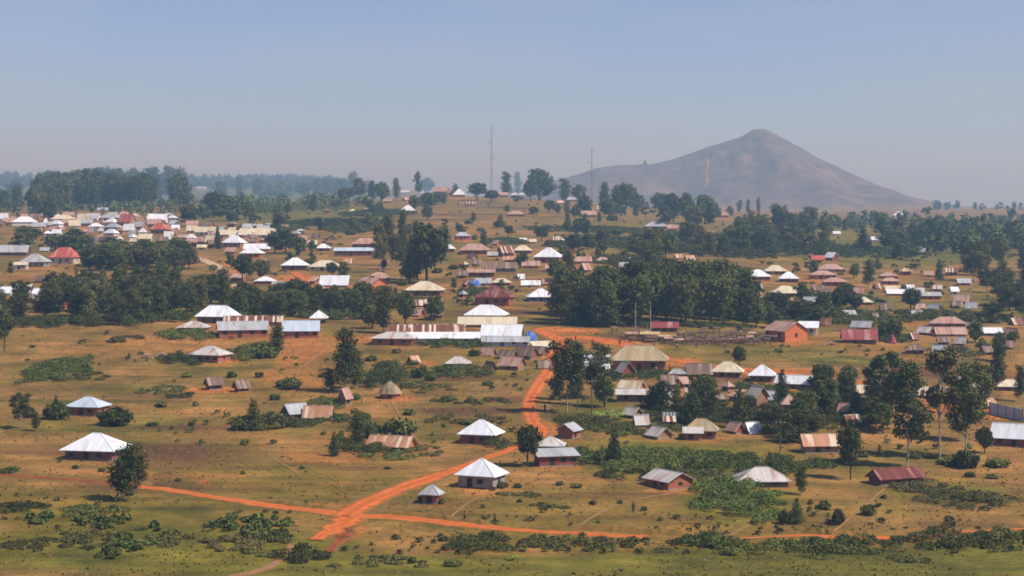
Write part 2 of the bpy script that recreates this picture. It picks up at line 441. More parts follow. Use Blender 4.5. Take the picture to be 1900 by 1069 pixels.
# ---------------------------------------------------------------- the ground as one sheet
PXG, PYG = to_px(XG, YG, Z)
def spots(lst, w=1.0):
    out = np.zeros_like(Z)
    for (cx, cy, rx, ry, s) in lst:
        d = ((PXG - cx) / rx) ** 2 + ((PYG - cy) / ry) ** 2
        out = np.maximum(out, s * np.clip(1.35 - d, 0, 1))
    return out
GREEN = [(300, 1020, 420, 48, 1), (950, 1058, 900, 30, 1), (1500, 1050, 600, 36, 1), (1820, 1030, 160, 40, .9), (200, 960, 260, 30, .6), (330, 845, 260, 34, .45), (110, 690, 110, 26, .6),
         (250, 725, 180, 12, .55), (1250, 850, 260, 40, .75), (1370, 930, 120, 50, .9), (1600, 850, 300, 26, .5), (1750, 915, 140, 26, .7),
         (600, 800, 120, 22, .5), (760, 795, 120, 26, .5), (900, 750, 130, 12, .5), (1130, 760, 120, 30, .7), (500, 790, 120, 16, .5),
         (380, 680, 90, 14, .5), (860, 690, 140, 14, .5), (700, 700, 120, 20, .5), (480, 640, 60, 30, .4), (1470, 655, 130, 14, .6), (1300, 650, 90, 10, .5),
         (1000, 930, 120, 20, .35), (1600, 950, 200, 16, .45), (80, 790, 120, 14, .5), (250, 780, 120, 16, .5), (420, 745, 60, 12, .4),
         (560, 415, 120, 14, .5), (720, 380, 120, 14, .45), (950, 385, 120, 10, .4), (1050, 410, 100, 8, .4), (1160, 560, 300, 40, .5), (400, 560, 500, 36, .5),
         (1500, 560, 200, 20, .5), (1800, 560, 140, 40, .5), (1400, 770, 260, 40, .6), (120, 480, 200, 30, .4), (1700, 460, 300, 40, .8), (540, 398, 240, 22, .75), (1200, 440, 160, 40, .6), (1500, 590, 200, 16, .8), (640, 560, 120, 10, .6), (1500, 420, 300, 18, .6)]
SOIL = [(1050, 615, 70, 7, 1), (1120, 634, 70, 9, 1), (1262, 672, 50, 8, .95), (1455, 692, 110, 9, .9), (1610, 718, 70, 13, .95), (1770, 757, 70, 14, .8), (1868, 772, 60, 9, .95),
        (1000, 800, 45, 20, .8), (395, 724, 75, 7, .8), (378, 896, 16, 6, .75), (300, 835, 12, 3, .5), (78, 857, 12, 3, .5), (555, 868, 26, 5, .4), (420, 668, 30, 6, .8), (555, 650, 70, 40, .55), (745, 738, 30, 8, .7), (300, 645, 260, 24, .32), (1200, 688, 60, 8, .7),
        (555, 522, 65, 14, .85), (440, 492, 40, 22, .55), (345, 478, 40, 20, .5), (560, 700, 110, 34, .45), (700, 630, 130, 9, .6), (1020, 660, 20, 16, .8),
        (1700, 655, 170, 22, .35), (1850, 690, 60, 26, .45), (250, 882, 250, 9, .4), (1310, 688, 30, 6, .6), (790, 675, 25, 7, .6), (1130, 790, 30, 6, .3), (600, 940, 60, 9, .5),
        (1620, 1000, 90, 4, .6), (1540, 950, 50, 5, .35), (1680, 600, 60, 10, .45), (1520, 515, 60, 14, .5), (1790, 500, 60, 14, .35), (640, 985, 46, 20, .6), (1850, 800, 60, 20, .45),
        (980, 575, 60, 14, .35), (900, 430, 130, 22, .22), (100, 515, 180, 10, .35), (1180, 985, 130, 4, .6), (1310, 350, 6, 22, 0)]
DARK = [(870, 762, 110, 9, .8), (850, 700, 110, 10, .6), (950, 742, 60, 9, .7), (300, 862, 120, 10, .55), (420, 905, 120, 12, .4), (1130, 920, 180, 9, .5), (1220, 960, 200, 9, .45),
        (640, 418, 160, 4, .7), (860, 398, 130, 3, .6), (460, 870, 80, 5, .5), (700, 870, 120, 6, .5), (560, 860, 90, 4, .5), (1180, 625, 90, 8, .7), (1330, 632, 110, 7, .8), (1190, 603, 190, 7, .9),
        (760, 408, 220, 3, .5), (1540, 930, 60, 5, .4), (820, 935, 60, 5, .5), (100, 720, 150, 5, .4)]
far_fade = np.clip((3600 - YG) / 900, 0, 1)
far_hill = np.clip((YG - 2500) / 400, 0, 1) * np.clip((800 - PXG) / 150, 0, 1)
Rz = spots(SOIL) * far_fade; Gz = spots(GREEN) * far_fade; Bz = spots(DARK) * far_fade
# thin banks and plough lines that follow the slope
lines = np.clip((vnoise(XG / 60, YG / 9.0, 21) - 0.62) * 4, 0, 1) * np.clip((vnoise(XG / 90, YG / 120, 22) - 0.45) * 4, 0, 1)
Bz = np.maximum(Bz, 0.75 * lines * np.clip((2400 - YG) / 400, 0, 1))
Gz = np.maximum(Gz, 0.8 * np.clip((vnoise(XG / 45, YG / 10.0, 31) - 0.6) * 4, 0, 1) * np.clip((vnoise(XG / 110, YG / 140, 32) - 0.5) * 4, 0, 1))
# the mountain: brown purple scree, pale worn summit and one pale track
mt = np.clip(hm / 25.0, 0, 1)
Bz = np.maximum(Bz, mt * 0.62)
Rz = np.maximum(Rz, np.clip(1.3 - ((PXG - 1408) / 48) ** 2 - ((PYG - 253) / 12) ** 2, 0, 1) * 0.30 * mt)
Rz = np.maximum(Rz, np.clip(1.3 - ((PXG - 1312) / 5) ** 2 - ((PYG - 325) / 26) ** 2, 0, 1) * 0.75 * mt)
Gz = Gz * (1 - 0.8 * mt)
Gz = np.maximum(Gz, far_hill)
Rz = Rz * (1 - far_hill)
scree = np.clip(hm / 18.0, 0, 1) * np.clip(1 - Rz * 2.2, 0, 1)
idx = np.arange(NU * NY).reshape(NU, NY)
faces = np.stack([idx[:-1, :-1], idx[1:, :-1], idx[1:, 1:], idx[:-1, 1:]], -1).reshape(-1, 4)
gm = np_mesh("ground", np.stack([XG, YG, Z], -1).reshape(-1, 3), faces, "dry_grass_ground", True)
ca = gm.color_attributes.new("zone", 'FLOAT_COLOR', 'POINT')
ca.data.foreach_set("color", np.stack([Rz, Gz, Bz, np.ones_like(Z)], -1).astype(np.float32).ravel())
ca = gm.attributes.new("scree", 'FLOAT', 'POINT')
ca.data.foreach_set("value", scree.astype(np.float32).ravel())
ground = link("ground", gm)
tag(ground, kind='structure')

ROAD_PTS = []
def ribbon(name, pts, widths, mat, lift=0.12, seed=1, step=1.6, wob=0.16):
    """A road or path laid along points of the photograph, widths in metres."""
    P = [at(*p) for p in pts]
    rr = random.Random(seed); out = []
    for k in range(len(P) - 1):
        a, b = P[k], P[k + 1]; nseg = max(1, int((b - a).length / step))
        pa = P[max(k - 1, 0)]; pb = P[min(k + 2, len(P) - 1)]
        for i in range(nseg):
            t = i / nseg
            q = 0.5 * ((2 * a) + (b - pa) * t + (2 * pa - 5 * a + 4 * b - pb) * t * t + (3 * a - pa - 3 * b + pb) * t ** 3)
            out.append((q.x, q.y, widths[k] + (widths[k + 1] - widths[k]) * t))
    out.append((P[-1].x, P[-1].y, widths[-1]))
    ROAD_PTS.extend(out)
    vs = []; fs = []; NW = 6
    for i, (x, y, w) in enumerate(out):
        x0, y0, _ = out[max(i - 2, 0)]; x1, y1, _ = out[min(i + 2, len(out) - 1)]
        d = Vector((x1 - x0, y1 - y0)).normalized(); nrm = Vector((-d.y, d.x))
        wl_ = w / 2 * (1 + wob * rr.uniform(-1, 1)); wr_ = w / 2 * (1 + wob * rr.uniform(-1, 1))
        for k in range(NW + 1):
            s = -wr_ + (wl_ + wr_) * k / NW
            X = x + nrm.x * s; Y = y + nrm.y * s
            edge = 1 - abs(k / NW * 2 - 1)
            vs.append((X, Y, float(ground_z(X, Y)) + lift * (0.3 + 0.7 * min(1, edge * 3))))
    for i in range(len(out) - 1):
        for k in range(NW):
            a = i * (NW + 1) + k
            fs.append((a, a + NW + 1, a + NW + 2, a + 1))
    me = np_mesh(name, np.array(vs), np.array(fs), mat, True)
    at_ = me.attributes.new("across", 'FLOAT', 'POINT')
    at_.data.foreach_set("value", np.tile([1 - abs(k / NW * 2 - 1) for k in range(NW + 1)], len(out)).astype(np.float32))
    return tag(link(name, me), kind='structure')

# ---------------------------------------------------------------- haze: one even body of air round the camera and the whole place
HZ = MB()
HZ.box(-9000, 9000, -400, 16400, float(Z.min()) - 1.5, max(float(Z.max()), CAMZ) + 25)
hm_ = bpy.data.materials.new("pale_air"); hm_.use_nodes = True
hn, hl = hm_.node_tree.nodes, hm_.node_tree.links
hn.clear()
pv = hn.new("ShaderNodeVolumePrincipled")
pv.inputs["Density"].default_value = 0.00022
pv.inputs["Color"].default_value = (0.45, 0.75, 1.0, 1)
pv.inputs["Absorption Color"].default_value = (0.85, 0.98, 1, 1)
pv.inputs["Anisotropy"].default_value = 0.27
ho = hn.new("ShaderNodeOutputMaterial")
hl.new(pv.outputs[0], ho.inputs["Volume"])
MATS["pale_air"] = hm_
haze = HZ.build("haze", "pale_air")
tag(haze, kind='stuff')

ribbon("road", [(640, 958), (690, 930), (750, 905), (810, 884)], [6.2, 5.8, 5.6, 5.0], "red_earth", seed=2)
ribbon("road", [(810, 884), (860, 866), (952, 832), (1004, 805), (992, 785), (983, 765), (984, 742), (996, 720), (1015, 695), (1028, 672), (1032, 655), (1038, 640)],
       [5.0, 3.4, 3.0, 4.5, 4.4, 4.2, 4.2, 4.8, 5.0, 5.0, 5.8, 8], "red_earth", seed=3)

# ---------------------------------------------------------------- labels that single out one thing
REFS = []          # (column, row, phrase) of things that are easy to find
USED = set()
def words_of(s): return len(s.replace('-', ' ').replace("'", ' ').split())
def where(dx, dy):
    d = math.hypot(dx, dy)
    adv = "just " if d < 38 else ("" if d < 95 else "well ")
    if abs(dx) > 1.6 * abs(dy): return adv + ("left of" if dx < 0 else "right of")
    if abs(dy) > 1.6 * abs(dx): return adv + ("behind" if dy < 0 else "in front of")
    return adv + ("behind and " if dy < 0 else "in front and ") + ("left of" if dx < 0 else "right of")
ORD = ["first", "second", "third", "fourth", "fifth", "sixth", "seventh", "eighth", "ninth", "tenth"]
def auto_label(desc, px, py, skip=None):
    c = sorted((math.hypot((r[0] - px), 1.6 * (r[1] - py)), r) for r in REFS if r[2] != skip)
    for _, r in c[:14]:
        t = f"{desc} {where(px - r[0], py - r[1])} {r[2]}"
        if words_of(t) <= 16 and t not in USED:
            USED.add(t); return t
    for _, r in c[:8]:
        for o in ORD[1:]:
            t = f"{o} {desc} {where(px - r[0], py - r[1])} {r[2]}"
            if words_of(t) <= 16 and t not in USED:
                USED.add(t); return t
    t = f"{desc} {where(px - c[0][1][0], py - c[0][1][1])} {c[0][1][2]}"
    return t

# ---------------------------------------------------------------- houses
ROOFWORD = dict(roof_white="white", roof_cream="cream", roof_grey="grey", roof_blue="pale blue", roof_worn="worn pale", roof_rust="rusty red-brown",
                roof_orange="rusty orange", roof_maroon="maroon", roof_red="red", roof_crimson="crimson", roof_pink="faded pink", roof_brown="brown", roof_thatch="thatched straw", roof_hall="tan patched")
WALLWORD = dict(wall_brick="brick walls", wall_mud="mud walls", wall_orange="orange walls", wall_cream="cream walls", wall_white="white walls", wall_grey="grey walls",
                wall_dark="dark walls", wall_maroon="dark red walls", wall_blue="blue walls", wall_sheet="sheet walls")
PENDING = []
HOUSEBOX = []
def house(px, py, w, h, kind, roof, wall, rot=0, dr=0.75, rf=0.42, label=None, ref=None, name=None, ov=0.55, door=True, win=2, posts=False, ridge=None, group=None, cat=None, endwin=False):
    p = at(px, py); sc = scale_at(p)
    a = math.radians(rot); c, s = abs(math.cos(a)), abs(math.sin(a))
    wm = w / sc
    W = wm / (c + dr * s) - 2 * ov * 0.8
    W = max(W, 1.6); D = max(W * dr, 1.5)
    ext = (W * s + D * c) / 2
    u = Vector((p.x, p.y, 0)).normalized()
    ctr = Vector((p.x + u.x * ext, p.y + u.y * ext, p.z))
    H = z_for_row(ctr.y, py - h) - p.z
    H = min(max(H, 2.4), 11)
    he = H * (1 - rf)
    if name is None:
        name = {"hip": "hip_roofed_house", "gable": "gabled_house", "shed": "shed", "round": "thatched_hut"}[kind]
    root = empty(name, ctr, a)
    hw, hd = W / 2, D / 2
    below = 0.5 + 0.12 * D
    m = MB()
    t = 0.09
    top = he - 0.01
    ov = min(ov, 0.16 * W + 0.15)
    if kind == "hip":
        if not posts: m.box(-hw, hw, -hd, hd, -below, he + 0.02)
        r = MB()
        rl = max(hw - hd, 0.0) * 0.9 + 0.06 if ridge is None else hw * ridge + 0.06
        e = [(-hw - ov, -hd - ov), (hw + ov, -hd - ov), (hw + ov, hd + ov), (-hw - ov, hd + ov)]
        zb = he - 0.06; ze = he + 0.06
        k = len(r.v)
        r.v += [(x, y, zb) for x, y in e] + [(x, y, ze) for x, y in e] + [(-rl, 0, H), (rl, 0, H)]
        r.f += [(3, 2, 1, 0)] + [(i, (i + 1) % 4, 4 + (i + 1) % 4, 4 + i) for i in range(4)]
        r.f += [(4, 5, 9, 8), (5, 6, 9), (6, 7, 8, 9), (7, 4, 8)]
        ro = r.build("roof", roof, root)
        rc = MB(); rc.tube((-rl - .05, 0, H + .02), (rl + .05, 0, H + .02), .11, .11, 6)
        for sx in (-1, 1):
            for sy in (-1, 1):
                rc.tube((sx * rl, 0, H + .01), (sx * (hw + ov), sy * (hd + ov), ze + .01), .07, .07, 5)
        if sc > 5.2: rc.build("ridge_cap", roof, ro)
    elif kind == "gable":
        k0 = [(-hw, -hd, -below), (-hw, hd, -below), (-hw, hd, he), (-hw, 0, H - t - .03), (-hw, -hd, he)]
        if not posts: m.solid([(x + 2 * hw, y, z) for x, y, z in k0], k0)
        sl = (H - he) / hd; oy = hd + ov; zo = he - sl * ov
        r = MB()
        for sg in (-1, 1):
            prof = [(0, H - t), (sg * oy, zo - t), (sg * oy, zo), (0, H)]
            if sg > 0: prof = prof[::-1]
            A = [(-hw - ov, y, z) for y, z in prof]; B = [(hw + ov, y, z) for y, z in prof]
            r.solid(B, A)
        ro = r.build("roof", roof, root)
        if sc > 5.2:
            rc = MB(); rc.tube((-hw - ov - .03, 0, H), (hw + ov + .03, 0, H), .10, .10, 6); rc.build("ridge_cap", roof, ro)
    elif kind == "shed":
        zf, zb_ = he + (H - he) * 0.15, H
        k0 = [(-hw, -hd, -below), (-hw, hd, -below), (-hw, hd, zb_ - t), (-hw, -hd, zf - t)]
        if not posts: m.solid([(x + 2 * hw, y, z) for x, y, z in k0], k0)
        sl = (zb_ - zf) / D
        A = [(-hw - ov, -hd - ov, zf - sl * ov - t), (-hw - ov, hd + ov, zb_ + sl * ov - t), (-hw - ov, hd + ov, zb_ + sl * ov), (-hw - ov, -hd - ov, zf - sl * ov)]
        r = MB(); r.solid([(x + 2 * hw + 2 * ov, y, z) for x, y, z in A], A)
        ro = r.build("roof", roof, root)
        he = zf
    else:                                                            # round hut
        N = 14; ring = lambda q, z: [(q * math.cos(2 * math.pi * i / N), q * math.sin(2 * math.pi * i / N), z) for i in range(N)]
        m.solid(ring(hw, -below), ring(hw, he))
        r = MB(); R = hw + ov
        rings = [ring(R, he - .35), ring(R * .72, he + (H - he) * .34), ring(R * .38, he + (H - he) * .72), ring(.06, H)]
        r.v = sum(rings, []); r.f = [tuple(reversed(range(N)))] + [tuple(range(3 * N, 4 * N))]
        for q in range(3):
            for i in range(N): r.f.append((q * N + i, q * N + (i + 1) % N, (q + 1) * N + (i + 1) % N, (q + 1) * N + i))
        r.build("roof", roof, root)
    if posts:
        for sx in (-1, 1):
            for sy in (-1, 1):
                q = MB(); q.box(sx * hw * .94 - .09, sx * hw * .94 + .09, sy * hd * .94 - .09, sy * hd * .94 + .09, -below, he); q.build("post", "pole_wood", root)
        q = MB(); q.box(-hw * .8, hw * .8, hd * .55, hd * .7, -below, he * .55); q.build("back_wall", wall, root)
    else:
        wo_ = m.build("wall", wall, root)
        plinth = MB()
        if sc > 7.0 and kind != "round":
            plinth.box(-hw - .06, hw + .06, -hd - .06, hd + .06, -below - .02, .25); plinth.build("plinth", "wall_grey" if wall != "wall_grey" else "wall_dark", root)
        if door and sc > 2.9 and kind != "round":
            rr = random.Random(int(px * 7 + py))
            dh = min(2.0, he * .82); dx = rr.uniform(-.35, .1) * hw
            q = MB(); q.box(dx - .5, dx + .5, -hd - .05, -hd + .02, -.1, dh); dd = q.build("door", "dark_wood" if rr.random() < .9 else "shutter_blue", root)
            if sc > 7.5:
                q = MB(); q.box(dx + .32, dx + .40, -hd - .09, -hd - .045, dh * .45, dh * .52); q.build("handle", "steel", dd)
            xs = []
            if win and W > 4:
                xs = [dx + x for x in (-.52 * W * .5 - .6, .45 * W * .5 + .5, .9 * W * .5 + .8)][:win + 1]
            for x in xs:
                if abs(x) > hw - .7 or abs(x - dx) < 1.2: continue
                q = MB(); q.box(x - .5, x + .5, -hd - .05, -hd + .02, he * .42, he * .74); wd = q.build("window", "dark_glass", root)
                q = MB()
                for (x0, x1, z0, z1) in ((x - .58, x - .5, he * .40, he * .76), (x + .5, x + .58, he * .40, he * .76), (x - .5, x + .5, he * .74, he * .77), (x - .5, x + .5, he * .39, he * .42)):
                    q.box(x0, x1, -hd - .075, -hd - .002, z0, z1)
                q.build("frame", "pole_wood", wd)
            for sg in (1,):
                if D > 4:
                    q = MB(); q.box(hw - .02, hw + .05, -.45, .45, he * .42, he * .74); q.build("window", "dark_glass", root)
        elif door and sc > 2.9:
            q = MB(); q.box(-.45, .45, -hw - .05, -hw + .25, -.1, min(1.7, he * .8)); q.build("door", "dark_wood", root)
    HOUSEBOX.append((px, py, w, h))
    cat = cat or {"shed": "shed", "round": "hut"}.get(kind, "house")
    tag(root, None, cat, group)
    word = {"hip": "hip roof", "gable": "gabled roof", "shed": "sloping roof", "round": "cone roof"}[kind]
    wd_ = "long " if w / h > 3.4 else ("small " if W < 6.2 else ("large " if W > 12.5 else ""))
    desc = f"{wd_}{cat} with {ROOFWORD[roof]} {word}"
    if label: root['label'] = label; USED.add(label)
    else: PENDING.append((root, desc, px, py - h * .5))
    if ref: REFS.append((px, py - h * .4, ref))
    return root

# ---------------------------------------------------------------- trees
def leaf_quads(name, P, N_, S, mat, seed, flat=0.65, stretch=1.5, zk=1.0):
    """many small leaf sprays: P centres, N_ outward directions, S sizes"""
    r = np.random.default_rng(seed)
    n = N_ * flat + r.normal(0, .55, P.shape); n /= np.linalg.norm(n, axis=1, keepdims=True) + 1e-9
    t = r.normal(0, 1, P.shape); u = np.cross(n, t); u /= np.linalg.norm(u, axis=1, keepdims=True) + 1e-9
    v = np.cross(n, u)
    S = S[:, None]
    j = lambda: r.uniform(.65, 1.25, (len(P), 1))
    c = [P + u * S * j() * .5 * stretch, P + v * S * j() * .5, P - u * S * j() * .5 * stretch, P - v * S * j() * .5]
    V = np.stack(c, 1)
    if zk != 1.0: V[..., 2] = P[:, None, 2] + (V[..., 2] - P[:, None, 2]) * zk
    V = V.reshape(-1, 3)
    Fc = np.arange(len(V)).reshape(-1, 4)
    return np_mesh(name, V, Fc, mat)

def blob_points(blobs, n, r, shell=.55):
    vol = np.array([b[3] * b[4] * b[5] for b in blobs]) ** (2 / 3); k = r.choice(len(blobs), n, p=vol / vol.sum())
    B = np.array(blobs)[k]
    d = r.normal(0, 1, (n, 3)); d /= np.linalg.norm(d, axis=1, keepdims=True)
    q = (shell + (1.06 - shell) * r.random((n, 1)) ** .6) * (1 + .24 * r.normal(0, 1, (n, 1)))
    P = B[:, :3] + d * q * B[:, 3:6]
    return P, d

def species(kind, seed, nq, leaf):
    """crown blobs and trunk in a unit box (height 1, width 1)"""
    r = np.random.default_rng(seed); R = random.Random(seed)
    bl = []; tr = MB()
    if kind == "euc":                                               # tall and open: separate tufts along a thin stem, sky between them
        for i in range(17):
            z = .30 + .66 * (i + R.random() * .7) / 17.5
            rad = .36 * math.sin(math.pi * min(1, (z - .12) / .98)) + .05
            an = i * 2.4 + R.uniform(-.7, .7)
            off = R.uniform(.35, 1.15) * rad if z < .9 else .05
            s = R.uniform(.12, .22)
            bl.append((off * math.cos(an), off * math.sin(an), z, s, s, s * R.uniform(.30, .46)))
            tr.tube((0, 0, z - .10), (off * math.cos(an), off * math.sin(an), z), .010, .004, 4)
        tr.tube((0, 0, -.03), (.01, 0, .5), .020, .014, 7); tr.tube((.01, 0, .5), (0, 0, .95), .014, .004, 6)
    elif kind == "euccol":                                          # narrow column of foliage
        for i in range(12):
            z = .20 + .74 * (i + R.random() * .5) / 12
            rad = .26 * (1 - abs(z - .55) * .9)
            an = i * 2.4; off = R.uniform(.1, .8) * rad; s = R.uniform(.18, .28) * (1.1 - .4 * z)
            bl.append((off * math.cos(an), off * math.sin(an), z, s, s, s * .42))
        tr.tube((0, 0, -.03), (0, 0, .9), .020, .005, 7)
    elif kind == "pine":                                            # dense ovoid crown on a bare bole
        for i in range(16):
            z = .26 + .66 * i / 15
            rad = .40 * math.sin(math.pi * (0.16 + .80 * (z - .2) / .8)) ** .8
            an = i * 2.4 + R.uniform(-.4, .4); s = R.uniform(.13, .24)
            bl.append((rad * R.uniform(.6, .95) * math.cos(an), rad * .75 * math.sin(an), z, s, s, s * .5))
        bl.append((0, 0, .6, .25, .25, .32))
        tr.tube((0, 0, -.03), (0, 0, .85), .028, .008, 7)
    elif kind == "cone":
        for i in range(15):
            z = .10 + .85 * i / 15
            rad = .42 * (1 - z) + .04; an = i * 2.4; s = .07 + .24 * (1 - z)
            bl.append((rad * .6 * math.cos(an), rad * .6 * math.sin(an), z, s, s, s * .55))
        tr.tube((0, 0, -.03), (0, 0, .9), .030, .006, 7)
    elif kind == "round":                                           # uneven leafy crown, lopsided, with gaps
        lop = R.uniform(-.10, .10); lop2 = R.uniform(-.10, .10); low = R.uniform(.22, .40)
        for i in range(17):
            an = i * 2.4 + R.uniform(-.5, .5); q = (i + .5) / 17; z = low + (.93 - low) * q + R.uniform(-.05, .05)
            rad = R.uniform(.22, .40) * math.sin(math.pi * (.20 + .72 * q)); s = R.uniform(.10, .21)
            bl.append((rad * math.cos(an) + lop * q, rad * math.sin(an) + lop2 * q, z, s, s, s * R.uniform(.55, .8)))
            if i % 3 == 0: tr.tube((.01, 0, z - .24), (rad * math.cos(an) + lop * q, rad * math.sin(an) + lop2 * q, z), .016, .005, 5)
        bl.append((lop * .5, lop2 * .5, .58, .22, .22, .22))
        tr.tube((0, 0, -.03), (.01, 0, .45), .034, .022, 7); tr.tube((.01, 0, .45), (lop * .6, lop2 * .6, .8), .022, .006, 6)
    elif kind == "open":                                            # sparse umbrella tufts with gaps
        for i in range(12):
            an = i * 2.4 + R.uniform(-.4, .4); z = R.uniform(.48, .95); rad = R.uniform(.12, .40) * (1.15 - .35 * z); s = R.uniform(.09, .17)
            bl.append((rad * math.cos(an), rad * math.sin(an), z, s, s, s * .40))
            tr.tube((0, 0, z - .20), (rad * math.cos(an), rad * math.sin(an), z - .01), .011, .004, 5)
        tr.tube((0, 0, -.03), (.02, 0, .55), .020, .014, 7); tr.tube((.02, 0, .55), (0, 0, .88), .014, .005, 6)
    elif kind == "bush":
        for i in range(10):
            an = i * 2.4; rad = .34 * math.sqrt((i + .5) / 10); s = R.uniform(.14, .24)
            bl.append((rad * math.cos(an), rad * math.sin(an), .22 + .38 * R.random() * (1.2 - rad * 2), s, s, s * 1.3))
        bl.append((0, 0, .35, .28, .28, .36))
        tr.tube((0, 0, -.05), (0, 0, .4), .03, .015, 6)
    P, d = blob_points(bl, nq, r)
    P[:, 2] = np.clip(P[:, 2], .02, 1.02)
    size = (0.050 if nq > 1200 else .085 if nq > 500 else .12) * r.uniform(.6, 1.5, nq)
    if kind in ("bush",): size *= 1.5
    if kind in ("euc", "open", "euccol"): size *= .85
    crown = leaf_quads(kind + "_crown", P, d, size, leaf, seed + 5, zk={"euc": .42, "euccol": .52, "pine": .60, "cone": .5, "open": .48, "bush": 1.5}.get(kind, 1.0))
    trunk = tr.mesh(kind + "_trunk")
    return crown, trunk
SPEC = {}
LEAVES = {"euc": ["leaf_euc", "leaf_euc", "leaf_dark", "leaf_olive"], "euccol": ["leaf_euc", "leaf_dark", "leaf_euc", "leaf_olive", "leaf_euc"], "pine": ["leaf_dark", "leaf_euc", "leaf_dark", "leaf_dark", "leaf_euc"], "cone": ["leaf_dark", "leaf_euc", "leaf_dark"],
          "round": ["leaf_dark", "leaf_green", "leaf_euc", "leaf_dark", "leaf_euc", "leaf_olive", "leaf_dark"], "open": ["leaf_euc", "leaf_olive", "leaf_green"], "bush": ["leaf_green", "leaf_dark", "leaf_olive", "leaf_green"]}
BARK = {"euc": "bark_pale", "euccol": "bark_pale", "pine": "bark_dark", "cone": "bark_dark", "round": "bark_dark", "open": "bark_pale", "bush": "bark_dark"}
for k_, ls in LEAVES.items():
    for lod, nq in (("near", 3000), ("far", 760)):
        SPEC[k_, lod] = []
        for i, lf in enumerate(ls):
            cr, tk = species(k_, 100 + 17 * i + len(k_) * 31, nq // 2 if k_ == "bush" else int(nq * 1.5) if k_ in ("euc", "open") else nq, lf)
            tk.materials.append(MATS[BARK[k_]])
            SPEC[k_, lod].append((cr, tk))
TNAME = {"euc": "eucalyptus_tree", "euccol": "eucalyptus_tree", "pine": "pine_tree", "cone": "cypress_tree", "round": "shade_tree", "open": "open_crowned_tree", "bush": "shrub"}
TDESC = {"euc": "tall slender eucalyptus", "euccol": "narrow dark eucalyptus", "pine": "dense dark pine", "cone": "pointed conical tree", "round": "rounded leafy tree", "open": "thin tree with open crown", "bush": "low leafy shrub"}
def tree(kind, px, py, h, w, label=None, desc=None, ref=None, group=None, lean=0, var=None, name=None):
    p = at(px, py); sc = scale_at(p)
    Hm, Wm = h / sc, w / sc * 1.05
    lod = "near" if h > 34 and kind != "bush" or (kind == "bush" and w > 22) else "far"
    vs = SPEC[kind, lod]
    cr, tk = vs[rnd.randrange(len(vs)) if var is None else var % len(vs)]
    root = empty(name or TNAME[kind], p, rnd.uniform(0, 6.28))
    root.scale = (Wm, Wm, Hm)
    if lean: root.rotation_euler = (0, math.radians(lean), 0)
    link("crown", cr, root); link("trunk", tk, root)
    tag(root, None, "shrub" if kind == "bush" else "tree", group)
    if label: root['label'] = label; USED.add(label)
    else:
        size = ""
        PENDING.append((root, desc or TDESC[kind], px, py - h * .4))
    if ref: REFS.append((px, py - h * .4, ref))
    return root

def inside(x, y, poly):
    c = False
    for i in range(len(poly)):
        (x0, y0), (x1, y1) = poly[i], poly[i - 1]
        if (y0 > y) != (y1 > y) and x < (x1 - x0) * (y - y0) / (y1 - y0) + x0: c = not c
    return c

def wood(poly, n, kinds, h, w, sep, group, label, clear=1.0, ydist=3.0):
    """single trees standing in a wood whose ground fills this outline"""
    xs = [q[0] for q in poly]; ys = [q[1] for q in poly]; got = []; tries = 0
    while len(got) < n and tries < n * 80:
        tries += 1
        x, y = rnd.uniform(min(xs), max(xs)), rnd.uniform(min(ys), max(ys))
        if not inside(x, y, poly) or any(abs(x - g[0]) < sep and abs(y - g[1]) < sep / ydist for g in got): continue
        hh = rnd.uniform(*h); ww = rnd.uniform(*w)
        if tries < n * 60 and any(abs(x - b[0]) < (b[2] * .42 + ww * .30) * clear and y > b[1] - 2 and y - hh < b[1] - b[3] * .35 for b in HOUSEBOX): continue
        if any(abs(x - b[0]) < b[2] * .5 + 3 and abs(y - b[1] + 2) < 5 for b in HOUSEBOX): continue
        got.append((x, y, hh, ww))
    for x, y, hh, ww in got:
        k = rnd.choice(kinds)
        tree(k, x, y, hh, ww, label=label, group=group)
    return got

